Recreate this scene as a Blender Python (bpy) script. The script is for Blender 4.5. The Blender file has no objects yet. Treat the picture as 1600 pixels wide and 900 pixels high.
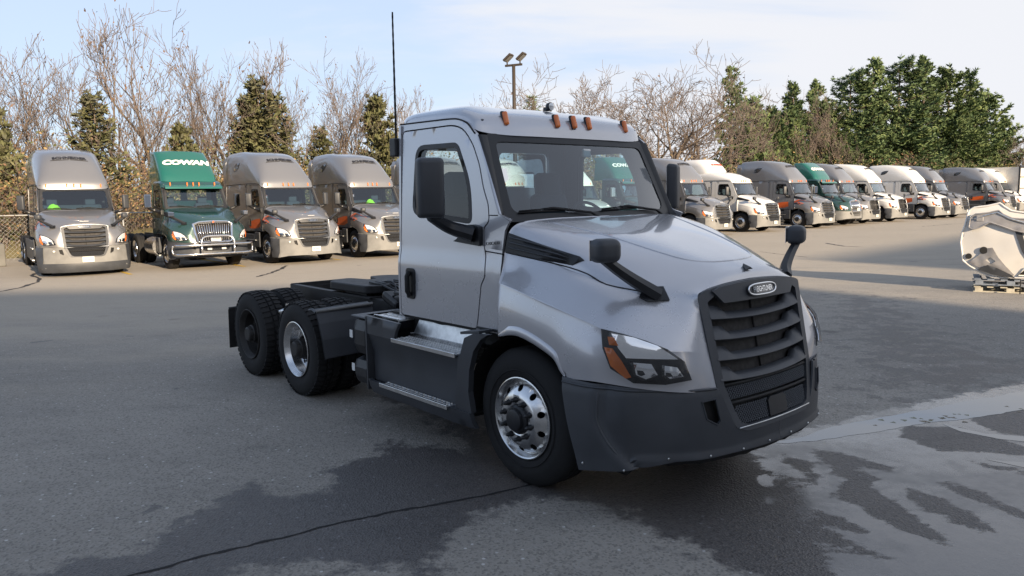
import bpy, bmesh, math, random
from math import sin, cos, pi, radians, sqrt
from mathutils import Vector, Matrix, noise
from mathutils.bvhtree import BVHTree
from mathutils.geometry import delaunay_2d_cdt
import numpy as np

SC = bpy.context.scene
COL = SC.collection
# ------------------------------------------------------------ camera
cam_d = bpy.data.cameras.new('camera')
cam = bpy.data.objects.new('camera', cam_d)
COL.objects.link(cam)
cam_d.sensor_width = 36.0
cam_d.lens = 36.0 * 1179.4 / 1600.0
cam_d.clip_start = 0.05
cam_d.clip_end = 4000
_p, _r = radians(-6.826), radians(-0.95)
fw = Vector((0, cos(_p), sin(_p)))
rt = Vector((1, 0, 0)); up = rt.cross(fw)
r2 = rt * cos(_r) + up * sin(_r)
u2 = -rt * sin(_r) + up * cos(_r)
cam.matrix_world = Matrix(((r2.x, u2.x, -fw.x, 0), (r2.y, u2.y, -fw.y, 0), (r2.z, u2.z, -fw.z, 2.1036), (0, 0, 0, 1)))
SC.camera = cam
# ------------------------------------------------------------ light
SUN_EL, SUN_AZ = radians(17.0), radians(-56.0)     # azimuth measured from +x, counter-clockwise
world = bpy.data.worlds.new('World'); SC.world = world
world.use_nodes = True
wn, wl = world.node_tree.nodes, world.node_tree.links
wn.clear()
wout = wn.new('ShaderNodeOutputWorld'); bg = wn.new('ShaderNodeBackground')
sky = wn.new('ShaderNodeTexSky'); sky.sky_type = 'NISHITA'; sky.sun_disc = False
sky.sun_elevation = SUN_EL; sky.sun_rotation = pi/2 - SUN_AZ
sky.air_density = 1.0; sky.dust_density = 0.6; sky.ozone_density = 1.6; sky.altitude = 100
bg.inputs['Strength'].default_value = 0.100
# thin high cloud: noise on a flat layer far above (direction divided by height)
tc = wn.new('ShaderNodeTexCoord'); sep = wn.new('ShaderNodeSeparateXYZ')
wl.new(tc.outputs['Generated'], sep.inputs[0])
def wm(op, a, b=None, clamp=False):
    n = wn.new('ShaderNodeMath'); n.operation = op; n.use_clamp = clamp
    for i, s in enumerate((a, b)):
        if s is None: continue
        if isinstance(s, (int, float)): n.inputs[i].default_value = s
        else: wl.new(s, n.inputs[i])
    return n.outputs[0]
zz = wm('ADD', wm('MAXIMUM', sep.outputs[2], 0.0), 0.12)
cx, cy = wm('DIVIDE', sep.outputs[0], zz), wm('DIVIDE', sep.outputs[1], zz)
comb = wn.new('ShaderNodeCombineXYZ'); wl.new(cx, comb.inputs[0]); wl.new(cy, comb.inputs[1])
def wnoise(scale, detail, rough, rot, sc, loc=(0, 0, 0), dist=0.0):
    m = wn.new('ShaderNodeMapping'); m.inputs['Rotation'].default_value = (0, 0, rot)
    m.inputs['Scale'].default_value = sc; m.inputs['Location'].default_value = loc
    wl.new(comb.outputs[0], m.inputs[0])
    n = wn.new('ShaderNodeTexNoise'); n.inputs['Scale'].default_value = scale
    n.inputs['Detail'].default_value = detail; n.inputs['Roughness'].default_value = rough
    n.inputs['Distortion'].default_value = dist
    wl.new(m.outputs[0], n.inputs[0]); return n.outputs[0]
n1 = wnoise(0.75, 6, 0.56, radians(18), (0.55, 1.5, 1), (3.2, 1.4, 0), 0.5)
n2 = wnoise(0.22, 3, 0.5, radians(0), (1, 1, 1), (7.7, 2.0, 0))
# veil is thicker towards the right of the view (+x)
side_ = wm('MULTIPLY', sep.outputs[0], 0.42)
dens = wm('ADD', wm('ADD', n1, wm('MULTIPLY', n2, 0.55)), side_)
mr = wn.new('ShaderNodeMapRange'); mr.interpolation_type = 'SMOOTHSTEP'
mr.inputs[1].default_value = 0.62; mr.inputs[2].default_value = .94
wl.new(dens, mr.inputs[0])
hi_ = wn.new('ShaderNodeMapRange'); hi_.interpolation_type = 'SMOOTHSTEP'      # the veil thins out overhead
hi_.inputs[1].default_value = .22; hi_.inputs[2].default_value = .62; hi_.inputs[3].default_value = 1.0; hi_.inputs[4].default_value = .42
wl.new(sep.outputs[2], hi_.inputs[0])
cfac = wm('MULTIPLY', wm('MULTIPLY', mr.outputs[0], 0.88, True), hi_.outputs[0])
mixw = wn.new('ShaderNodeMix'); mixw.data_type = 'RGBA'
wl.new(cfac, mixw.inputs[0])
pale = wn.new('ShaderNodeMix'); pale.data_type = 'RGBA'; wl.new(wm('MULTIPLY', hi_.outputs[0], .80), pale.inputs[0])
wl.new(sky.outputs[0], pale.inputs[6]); pale.inputs[7].default_value = (3.5, 4.1, 5.3, 1)
wl.new(pale.outputs[2], mixw.inputs[6]); mixw.inputs[7].default_value = (4.85, 4.85, 5.0, 1)
wl.new(mixw.outputs[2], bg.inputs['Color']); wl.new(bg.outputs[0], wout.inputs[0])
sd = bpy.data.lights.new('sun', 'SUN'); sd.energy = 5.0; sd.angle = radians(0.6); sd.color = (1.0, 0.80, 0.57)
sun = bpy.data.objects.new('sun', sd); COL.objects.link(sun)
sv = Vector((cos(SUN_EL)*cos(SUN_AZ), cos(SUN_EL)*sin(SUN_AZ), sin(SUN_EL)))
sun.rotation_euler = sv.to_track_quat('Z', 'Y').to_euler(); sun.location = sv * 60
vs = SC.view_settings
vs.view_transform = 'Standard'; vs.look = 'None'; vs.gamma = 1.0; vs.use_curve_mapping = False
vs.exposure = 0.92
try:
    SC.cycles.max_bounces = 6; SC.cycles.transparent_max_bounces = 12
    SC.cycles.caustics_reflective = False; SC.cycles.caustics_refractive = False
except Exception: pass

# ------------------------------------------------------------ materials
M = {}
def mat(name, color=(.5, .5, .5), rough=.5, metal=0.0, coat=0.0, spec=.5, noise_amt=0.0, noise_scale=20.0, bump=0.0, bump_scale=200.0, color2=None, emit=0):
    m = bpy.data.materials.new(name); m.use_nodes = True
    nt = m.node_tree; b = nt.nodes['Principled BSDF']
    b.inputs['Base Color'].default_value = (*color, 1); b.inputs['Roughness'].default_value = rough
    b.inputs['Metallic'].default_value = metal; b.inputs['Coat Weight'].default_value = coat
    b.inputs['Coat Roughness'].default_value = 0.03
    b.inputs['Specular IOR Level'].default_value = spec
    if emit:
        b.inputs['Emission Color'].default_value = (*color, 1); b.inputs['Emission Strength'].default_value = emit
    if noise_amt or color2:
        t = nt.nodes.new('ShaderNodeTexCoord')
        n = nt.nodes.new('ShaderNodeTexNoise'); n.inputs['Scale'].default_value = noise_scale; n.inputs['Detail'].default_value = 5
        nt.links.new(t.outputs['Object'], n.inputs[0])
        r = nt.nodes.new('ShaderNodeValToRGB')
        c2 = color2 or tuple(c*(1-noise_amt) for c in color)
        c1 = color if color2 else tuple(min(1, c*(1+noise_amt)) for c in color)
        r.color_ramp.elements[0].position = .3; r.color_ramp.elements[1].position = .7
        r.color_ramp.elements[0].color = (*c2, 1); r.color_ramp.elements[1].color = (*c1, 1)
        nt.links.new(n.outputs[0], r.inputs[0]); nt.links.new(r.outputs[0], b.inputs['Base Color'])
        mr = nt.nodes.new('ShaderNodeMapRange'); mr.inputs[3].default_value = max(0.02, rough*0.8); mr.inputs[4].default_value = min(1, rough*1.25)
        nt.links.new(n.outputs[0], mr.inputs[0]); nt.links.new(mr.outputs[0], b.inputs['Roughness'])
    if bump:
        t = nt.nodes.new('ShaderNodeTexCoord')
        n = nt.nodes.new('ShaderNodeTexNoise'); n.inputs['Scale'].default_value = bump_scale; n.inputs['Detail'].default_value = 3
        nt.links.new(t.outputs['Object'], n.inputs[0])
        bp = nt.nodes.new('ShaderNodeBump'); bp.inputs['Strength'].default_value = bump; bp.inputs['Distance'].default_value = 0.01
        nt.links.new(n.outputs[0], bp.inputs['Height']); nt.links.new(bp.outputs[0], b.inputs['Normal'])
    M[name] = m
    return m
def glassmat(name, tint, refl=1.0, rough=0.01):
    m = bpy.data.materials.new(name); m.use_nodes = True; nt = m.node_tree; nt.nodes.clear()
    o = nt.nodes.new('ShaderNodeOutputMaterial'); tr = nt.nodes.new('ShaderNodeBsdfTransparent'); tr.inputs[0].default_value = (*tint, 1)
    gl = nt.nodes.new('ShaderNodeBsdfGlossy'); gl.inputs['Roughness'].default_value = rough
    fr = nt.nodes.new('ShaderNodeFresnel'); fr.inputs[0].default_value = 1.5
    mm = nt.nodes.new('ShaderNodeMath'); mm.operation = 'MULTIPLY'; mm.inputs[1].default_value = refl; mm.use_clamp = True
    geo = nt.nodes.new('ShaderNodeNewGeometry')
    mx = nt.nodes.new('ShaderNodeMixShader')
    nt.links.new(fr.outputs[0], mm.inputs[0]); nt.links.new(mm.outputs[0], mx.inputs[0])
    nt.links.new(tr.outputs[0], mx.inputs[1]); nt.links.new(gl.outputs[0], mx.inputs[2]); nt.links.new(mx.outputs[0], o.inputs[0])
    M[name] = m; return m
def paint(name, col, metal=.55, rough=.3, coat=1.0, dirt=(.25, .22, .18), dirt_amt=.25, dirt_h=1.2):
    """vehicle paint: fine flake variation, light road film that gets thicker towards the sills"""
    m = mat(name, col, rough, metal, coat)
    m.node_tree.nodes['Principled BSDF'].inputs['Coat IOR'].default_value = 1.7
    nt = m.node_tree; b = nt.nodes['Principled BSDF']
    t = nt.nodes.new('ShaderNodeTexCoord'); s = nt.nodes.new('ShaderNodeSeparateXYZ'); nt.links.new(t.outputs['Object'], s.inputs[0])
    n = nt.nodes.new('ShaderNodeTexNoise'); n.inputs['Scale'].default_value = 2.2; n.inputs['Detail'].default_value = 6; n.inputs['Roughness'].default_value = .65
    nt.links.new(t.outputs['Object'], n.inputs[0])
    mr = nt.nodes.new('ShaderNodeMapRange'); mr.inputs[1].default_value = dirt_h+.9; mr.inputs[2].default_value = dirt_h-.5; mr.inputs[3].default_value = 0; mr.inputs[4].default_value = 1
    nt.links.new(s.outputs[2], mr.inputs[0])
    mu = nt.nodes.new('ShaderNodeMath'); mu.operation = 'MULTIPLY_ADD'; mu.inputs[1].default_value = .75; mu.inputs[2].default_value = .25
    nt.links.new(mr.outputs[0], mu.inputs[0])
    m2 = nt.nodes.new('ShaderNodeMath'); m2.operation = 'MULTIPLY'; nt.links.new(mu.outputs[0], m2.inputs[0]); nt.links.new(n.outputs[0], m2.inputs[1])
    m3 = nt.nodes.new('ShaderNodeMath'); m3.operation = 'MULTIPLY'; m3.inputs[1].default_value = dirt_amt*2; m3.use_clamp = True; nt.links.new(m2.outputs[0], m3.inputs[0])
    mx = nt.nodes.new('ShaderNodeMix'); mx.data_type = 'RGBA'; mx.inputs[6].default_value = (*col, 1); mx.inputs[7].default_value = (*dirt, 1)
    nt.links.new(m3.outputs[0], mx.inputs[0]); nt.links.new(mx.outputs[2], b.inputs['Base Color'])
    r = nt.nodes.new('ShaderNodeMapRange'); r.inputs[3].default_value = rough; r.inputs[4].default_value = rough+.3; nt.links.new(m3.outputs[0], r.inputs[0]); nt.links.new(r.outputs[0], b.inputs['Roughness'])
    r2_ = nt.nodes.new('ShaderNodeMapRange'); r2_.inputs[3].default_value = .03; r2_.inputs[4].default_value = .45; nt.links.new(m3.outputs[0], r2_.inputs[0]); nt.links.new(r2_.outputs[0], b.inputs['Coat Roughness'])
    return m
paint('silver', (.54, .545, .58), .45, .25, 1.0, dirt_amt=.12)
paint('grey_paint', (.21, .213, .225), .45, .32, 1.0, dirt_amt=.3)
paint('white_paint', (.78, .77, .74), .0, .3, 1.0, dirt=(.5, .44, .36), dirt_amt=.25)
paint('green_paint', (.004, .05, .045), .25, .25, 1.0, dirt_amt=.12)
paint('green_bright', (.004, .12, .088), .2, .25, 1.0, dirt_amt=.1)
mat('dark_plastic', (.046, .050, .058), .46, 0, 0, .5, .2, 3.0, .06, 900)
mat('grey_plastic', (.20, .20, .195), .55, 0, 0, .4, .15, 4.0)
mat('black_plastic', (.014, .015, .018), .42, 0, 0, .5, .2, 9.0)
mat('black', (.008, .008, .009), .7)
mat('rubber', (.017, .017, .018), .78, 0, 0, .35, .25, 8.0, .25, 160)
mat('chassis', (.014, .014, .016), .55, 0, 0, .5, .4, 14.0)
mat('alu', (.72, .72, .72), .22, 1.0, 0, .5, .12, 12.0)
mat('alu_dull', (.66, .67, .67), .38, 1.0, 0, .5, .2, 16.0)
mat('chrome', (.85, .85, .86), .07, 1.0)
mat('steel_dark', (.035, .033, .032), .6, .3, 0, .5, .3, 10.0)
mat('amber', (.85, .19, .02), .25, 0, .6)
mat('lamp_white', (.8, .8, .78), .15, .3, 1.0)
mat('lamp_dark', (.03, .032, .036), .2, .4, 1.0)
mat('lens_amber', (.80, .18, .015), .15, 0, 1.0)
mat('seat', (.045, .05, .065), .85)
mat('interior', (.035, .04, .05), .8)
mat('headliner', (.10, .11, .125), .9)
mat('hose', (.012, .012, .014), .45)
mat('hose_yellow', (.62, .42, .03), .5)
mat('orange', (.75, .13, .02), .4, 0, .5)
mat('lettering_black', (.02, .02, .025), .5)
mat('lettering_white', (.85, .85, .83), .5)
mat('lettering_red', (.6, .07, .03), .5)
mat('plate', (.72, .70, .62), .5)
mat('hi_vis', (.45, .85, .05), .7)
mat('radiator', (.055, .053, .053), .75, .2, 0, .4, .4, 26.0)
mat('sticker', (.8, .8, .78), .5)
glassmat('windshield_glass', (.60, .82, .90), 3.2)
glassmat('side_glass', (.80, .88, .88), 1.5)
glassmat('lens_clear', (.93, .94, .95), 1.3)
glassmat('mirror_lens', (.5, .5, .5), 2.0)

# ------------------------------------------------------------ mesh helpers
def tag(o, label=None, cat=None, group=None, kind=None):
    if label: o['label'] = label
    if cat: o['category'] = cat
    if group: o['group'] = group
    if kind: o['kind'] = kind
    return o
def empty(name, loc=(0, 0, 0), rz=0.0, parent=None):
    o = bpy.data.objects.new(name, None); COL.objects.link(o); o.location = loc; o.rotation_euler = (0, 0, rz)
    o.empty_display_size = .2
    if parent: o.parent = parent
    return o
class MB:
    def __init__(s): s.v = []; s.f = []; s.m = []; s.sm = []; s.mats = []
    def mi(s, m):
        if m not in s.mats: s.mats.append(m)
        return s.mats.index(m)
    def add(s, vs_, fs, m='black', smooth=False):
        b = len(s.v); s.v += [tuple(v) for v in vs_]; k = s.mi(m)
        for f in fs: s.f.append([b+i for i in f]); s.m.append(k); s.sm.append(smooth)
    def box(s, c, d, m='black', rot=None, taper=None, bev=0.0):
        bm = bmesh.new(); bmesh.ops.create_cube(bm, size=1.0)
        for v in bm.verts: v.co = Vector((v.co.x*d[0], v.co.y*d[1], v.co.z*d[2]))
        if taper:
            for v in bm.verts:
                if v.co.z > 0: v.co.x *= taper[0]; v.co.y *= taper[1]
        if bev: bmesh.ops.bevel(bm, geom=bm.edges[:], offset=bev, segments=2, affect='EDGES', profile=.5)
        mt = Matrix.Translation(c) @ (rot.to_4x4() if rot is not None else Matrix())
        s.bm(bm, m, mt, smooth=False)
    def bm(s, bm, m, mt=None, smooth=False):
        bm.verts.index_update()
        s.add([(mt @ v.co if mt is not None else v.co) for v in bm.verts], [[v.index for v in f.verts] for f in bm.faces], m, smooth)
        bm.free()
    def tube(s, pts, r, m='black', n=8, closed=False, cap=True, smooth=True):
        pts = [Vector(p) for p in pts]; N = len(pts); rs = r if isinstance(r, (list, tuple)) else [r]*N
        vs_ = []; up_ = None
        for i, p in enumerate(pts):
            if closed: t = (pts[(i+1) % N]-pts[i-1])
            else: t = pts[min(i+1, N-1)]-pts[max(i-1, 0)]
            t.normalize()
            if up_ is None:
                a = Vector((0, 0, 1)) if abs(t.z) < .9 else Vector((1, 0, 0)); up_ = t.cross(a).normalized()
            else:
                up_ = (up_ - t*up_.dot(t))
                up_ = up_.normalized() if up_.length > 1e-6 else t.orthogonal().normalized()
            w = t.cross(up_)
            for k in range(n):
                a = 2*pi*k/n; vs_.append(p+(up_*cos(a)+w*sin(a))*rs[i])
        fs = []
        for i in range(N if closed else N-1):
            j = (i+1) % N
            for k in range(n): fs.append((i*n+k, i*n+(k+1) % n, j*n+(k+1) % n, j*n+k))
        if cap and not closed: fs.append(tuple(range(n))[::-1]); fs.append(tuple((N-1)*n+k for k in range(n)))
        s.add(vs_, fs, m, smooth)
    def lathe(s, prof, m, c=(0, 0, 0), n=32, axis='y', closed=False, smooth=True):
        vs_ = []
        for (r, h) in prof:
            for k in range(n):
                a = 2*pi*k/n
                q = (r*cos(a), h, r*sin(a)) if axis == 'y' else ((r*cos(a), r*sin(a), h) if axis == 'z' else (h, r*cos(a), r*sin(a)))
                vs_.append((q[0]+c[0], q[1]+c[1], q[2]+c[2]))
        N = len(prof); fs = []
        for i in range(N if closed else N-1):
            j = (i+1) % N
            for k in range(n): fs.append((i*n+k, i*n+(k+1) % n, j*n+(k+1) % n, j*n+k))
        s.add(vs_, fs, m, smooth)
    def prism(s, poly, depth, m, mt=None, bev=0.0):
        """poly 2D (a,b) -> x,y, extruded along z from 0 to depth, then transformed by mt"""
        bm = bmesh.new(); vv = [bm.verts.new((a, b, 0)) for a, b in poly]; f = bm.faces.new(vv)
        r = bmesh.ops.extrude_face_region(bm, geom=[f])
        for g in r['geom']:
            if isinstance(g, bmesh.types.BMVert): g.co.z += depth
        bmesh.ops.recalc_face_normals(bm, faces=bm.faces[:])
        if bev: bmesh.ops.bevel(bm, geom=bm.edges[:], offset=bev, segments=2, affect='EDGES', profile=.5)
        s.bm(bm, m, mt)
    def grid(s, P, m, mirror=False, smooth=True):
        n, k = len(P), len(P[0])
        flat = [p for row in P for p in row]
        fs = [(i*k+j, i*k+j+1, (i+1)*k+j+1, (i+1)*k+j) for i in range(n-1) for j in range(k-1)]
        s.add(flat, fs, m, smooth)
        if mirror: s.add([(p[0], -p[1], p[2]) for p in flat], [f[::-1] for f in fs], m, smooth)
    def build_lr(s, name, parent=None, **k):
        """left and right pieces as two objects"""
        out = []
        for sg in (-1, 1):
            q = MB(); q.mats = list(s.mats); q.v = s.v
            for f, m, sm_ in zip(s.f, s.m, s.sm):
                if sum(s.v[i][1] for i in f)*sg > 0: q.f.append(f); q.m.append(m); q.sm.append(sm_)
            used = sorted({i for f in q.f for i in f}); mp = {a: b for b, a in enumerate(used)}
            q.v = [s.v[i] for i in used]; q.f = [[mp[i] for i in f] for f in q.f]; out.append(q.build(name, parent, **k))
        return out
    def build(s, name, parent=None, merge=0.0, sharp=None, recalc=False):
        me = bpy.data.meshes.new(name)
        me.from_pydata(s.v, [], s.f)
        for m in s.mats: me.materials.append(M[m])
        me.polygons.foreach_set('material_index', s.m); me.polygons.foreach_set('use_smooth', s.sm)
        if merge or recalc:
            bm = bmesh.new(); bm.from_mesh(me)
            if merge: bmesh.ops.remove_doubles(bm, verts=bm.verts[:], dist=merge)
            if recalc: bmesh.ops.recalc_face_normals(bm, faces=bm.faces[:])
            if sharp:
                for e in bm.edges:
                    if len(e.link_faces) == 2 and e.calc_face_angle(0) > sharp: e.smooth = False
            bm.to_mesh(me); bm.free()
        elif sharp:
            bm = bmesh.new(); bm.from_mesh(me)
            for e in bm.edges:
                if len(e.link_faces) == 2 and e.calc_face_angle(0) > sharp: e.smooth = False
            bm.to_mesh(me); bm.free()
        me.update()
        o = bpy.data.objects.new(name, me); COL.objects.link(o)
        if parent: o.parent = parent
        return o
def rx(a): return Matrix.Rotation(a, 3, 'X')
def ry(a): return Matrix.Rotation(a, 3, 'Y')
def rz(a): return Matrix.Rotation(a, 3, 'Z')
def inpoly(x, y, poly):
    c = False; n = len(poly); j = n-1
    for i in range(n):
        xi, yi = poly[i]; xj, yj = poly[j]
        if (yi > y) != (yj > y) and x < (xj-xi)*(y-yi)/(yj-yi)+xi: c = not c
        j = i
    return c
def dens_poly(poly, step):
    out = []
    for i in range(len(poly)):
        a, b = poly[i], poly[(i+1) % len(poly)]; d = math.dist(a, b); n = max(1, int(math.ceil(d/step)))
        for k in range(n): out.append((a[0]+(b[0]-a[0])*k/n, a[1]+(b[1]-a[1])*k/n))
    return out
def rounded(poly, r, seg=5):
    """polygon with its corners rounded (r number or list)"""
    out = []; n = len(poly)
    for i in range(n):
        p = Vector(poly[i]); a = Vector(poly[i-1])-p; b = Vector(poly[(i+1) % n])-p
        rr = r[i] if isinstance(r, (list, tuple)) else r
        if rr <= 0: out.append(tuple(p)); continue
        la, lb = min(rr, a.length*.48), min(rr, b.length*.48)
        A, B = p+a.normalized()*la, p+b.normalized()*lb
        for k in range(seg+1):
            t = k/seg; q = A*(1-t)**2+p*2*t*(1-t)+B*t*t; out.append(tuple(q))
    return out
def tri2d(poly, holes=(), step=.1, bstep=None):
    """triangulate polygon with holes with inner points; returns pts, tris, boundary loops (index lists)"""
    bstep = bstep or step
    loops = [dens_poly(poly, bstep)]+[dens_poly(h, bstep) for h in holes]
    pts = []; edges = []; tagv = []
    for L in loops:
        b = len(pts); pts += [Vector(q) for q in L]; edges += [(b+i, b+(i+1) % len(L)) for i in range(len(L))]
    xs = [q.x for q in pts]; ys = [q.y for q in pts]
    nx = int((max(xs)-min(xs))/step); ny = int((max(ys)-min(ys))/step)
    bl = [Vector(q) for L in loops for q in L]
    for i in range(1, nx+1):
        for j in range(1, ny+1):
            x = min(xs)+(max(xs)-min(xs))*i/(nx+1); y = min(ys)+(max(ys)-min(ys))*j/(ny+1)
            if not inpoly(x, y, loops[0]) or any(inpoly(x, y, h) for h in loops[1:]): continue
            if min((q.x-x)**2+(q.y-y)**2 for q in bl) < (step*.35)**2: continue
            pts.append(Vector((x, y)))
    r = delaunay_2d_cdt(pts, edges, [], 0, 1e-5)
    V = [(v.x, v.y) for v in r[0]]; T = []
    for t in r[2]:
        gx = sum(V[i][0] for i in t)/3; gy = sum(V[i][1] for i in t)/3
        if inpoly(gx, gy, loops[0]) and not any(inpoly(gx, gy, h) for h in loops[1:]): T.append(tuple(t))
    return V, T
def sheet(mb, poly, holes, fn, m, step=.1, bstep=None, thick=0.0, smooth=True, mirror=False):
    """panel: 2D outline (with holes) mapped by fn(a,b,offset)->3D; given thickness inwards with rims"""
    V, T = tri2d(poly, holes, step, bstep)
    top = [fn(a, b, 0.0) for a, b in V]
    vs_ = list(top); fs = [t for t in T]; side_faces = []
    if thick:
        n = len(V); vs_ += [fn(a, b, -thick) for a, b in V]
        from collections import Counter
        ec = {}
        for t in T:
            for i in range(3):
                a, b = t[i], t[(i+1) % 3]; ec.setdefault((min(a, b), max(a, b)), []).append((a, b))
        fs += [tuple(n+i for i in t[::-1]) for t in T]
        for k, l in ec.items():
            if len(l) == 1:
                a, b = l[0]; side_faces.append((b, a, a+n, b+n))
    mb.add(vs_, fs, m, smooth)
    if side_faces:
        # rims get their own vertices so that they stay crisp
        idx = sorted({i for f in side_faces for i in f}); mp = {v: k for k, v in enumerate(idx)}
        mb.add([vs_[i] for i in idx], [tuple(mp[i] for i in f) for f in side_faces], m, False)
    if mirror:
        mv = [(p[0], -p[1], p[2]) for p in vs_]
        mb.add(mv, [f[::-1] for f in fs], m, smooth)
        if side_faces: mb.add([mv[i] for i in idx], [tuple(mp[i] for i in f)[::-1] for f in side_faces], m, False)
def cr(P, t):
    """Catmull-Rom through list of Vectors, t in [0, len-1]"""
    n = len(P); i = min(int(t), n-2); f = t-i
    p1, p2 = P[i], P[i+1]; p0 = P[i-1] if i > 0 else p1*2-p2; p3 = P[i+2] if i+2 < n else p2*2-p1
    return .5*((2*p1)+(p2-p0)*f+(2*p0-5*p1+4*p2-p3)*f*f+(-p0+3*p1-3*p2+p3)*f**3)
def crgrid(C, su, sv_):
    C = [[Vector(p) for p in row] for row in C]
    nu, nv = len(C), len(C[0])
    cols = [[cr(row, k/sv_) for k in range((nv-1)*sv_+1)] for row in C]
    return [[cr([cols[i][k] for i in range(nu)], a/su) for k in range(len(cols[0]))] for a in range((nu-1)*su+1)]
def curve(pts, n=6):
    P = [Vector(p) for p in pts]; return [cr(P, k/n) for k in range((len(P)-1)*n+1)]
class Skin:
    """a surface one can lay things on: nearest point and outward normal"""
    def __init__(s, grid_, inside=Vector((0, 0, 1))):
        n, k = len(grid_), len(grid_[0]); vs_ = [p for r in grid_ for p in r]
        fs = []
        for i in range(n-1):
            for j in range(k-1):
                fs.append((i*k+j, i*k+j+1, (i+1)*k+j+1)); fs.append((i*k+j, (i+1)*k+j+1, (i+1)*k+j))
        s.t = BVHTree.FromPolygons(vs_, fs); s.inside = inside
    def at(s, p):
        q, n, i, d = s.t.find_nearest(Vector(p))
        if n.dot(q-s.inside) < 0: n = -n
        return q, n
def lay(mb, pts, skin, off, m, step=.05, thick=.006, mirror=True, smooth=True, holes3=()):
    """a flat-cut piece laid on a skin: outline given as 3D points near the skin"""
    P = [skin.at(p)[0] for p in pts]
    c = sum(P, Vector())/len(P); nn = skin.at(c)[1]
    ax = (P[1]-P[0]); ax = (ax-nn*ax.dot(nn)).normalized(); ay = nn.cross(ax)
    to2 = lambda p: ((p-c).dot(ax), (p-c).dot(ay))
    def fn(a, b, o):
        q = c+ax*a+ay*b
        h = skin.t.ray_cast(q+nn*.6, -nn)
        if h[0] is None: h = (skin.t.find_nearest(q)[0], nn)
        n2 = h[1] if h[1].dot(nn) > 0 else -h[1]
        return h[0]+nn*(off+o)
    sheet(mb, [to2(p) for p in P], [[to2(skin.at(p)[0]) for p in h] for h in holes3], fn, m, step, step, thick, smooth, mirror)
def mirrored(pts): return [(p[0], -p[1], p[2]) for p in pts]
def text_mesh(txt, size, m, depth=.004, shear=0.0, xscale=1.0, offset=0.0, spacing=1.0):
    cu = bpy.data.curves.new('lettering', 'FONT'); cu.body = txt; cu.size = size; cu.extrude = depth/2; cu.shear = shear
    cu.offset = offset; cu.space_character = spacing; cu.align_x = 'CENTER'; cu.align_y = 'CENTER'; cu.resolution_u = 3
    o = bpy.data.objects.new('t', cu); COL.objects.link(o)
    dg = bpy.context.evaluated_depsgraph_get(); me = bpy.data.meshes.new_from_object(o.evaluated_get(dg))
    bpy.data.objects.remove(o); 
    V = [(v.co.x*xscale, v.co.y, v.co.z) for v in me.vertices]; F = [tuple(p.vertices) for p in me.polygons]
    bpy.data.meshes.remove(me); return V, F
def put_text(mb, txt, size, m, mt, skin=None, off=.004, **k):
    V, F = text_mesh(txt, size, m, **k)
    out = []
    for v in V:
        q = mt @ Vector(v)
        if skin is not None:
            n = (mt.to_3x3() @ Vector((0, 0, 1))).normalized(); b = mt @ Vector((v[0], v[1], 0))
            h = skin.t.ray_cast(b+n*.5, -n)
            if h[0] is not None: q = h[0]+n*(off+v[2])
        out.append(q)
    mb.add(out, F, m, False)
# ============================================================ conventional tractor with a sloping hood (x forward, y left, z up)
def W(x, z):
    if z < 1.55: w = 1.068
    elif z < 1.66: w = 1.068-(z-1.55)/.11*.02
    else: w = 1.048-(z-1.66)*.05
    return w - .012*max(0, (x+.6))**2
def fside(sgn=-1, base=0.0):
    return lambda a, b, o: Vector((a, sgn*(W(a, b)+o+base), b))
def off_poly(poly, d):
    """move a closed outline outwards by d"""
    n = len(poly); A = sum(poly[i][0]*poly[(i+1) % n][1]-poly[(i+1) % n][0]*poly[i][1] for i in range(n))
    s = 1 if A > 0 else -1; out = []
    for i in range(n):
        p0, p1, p2 = Vector(poly[i-1]), Vector(poly[i]), Vector(poly[(i+1) % n])
        a = (p1-p0).normalized(); b = (p2-p1).normalized()
        na, nb = Vector((a.y, -a.x)), Vector((b.y, -b.x)); q = (na+nb)
        q = q.normalized() if q.length > 1e-6 else na
        k = d/max(.5, q.dot(na)); out.append((p1.x+q.x*k*s, p1.y+q.y*k*s))
    return out
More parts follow.
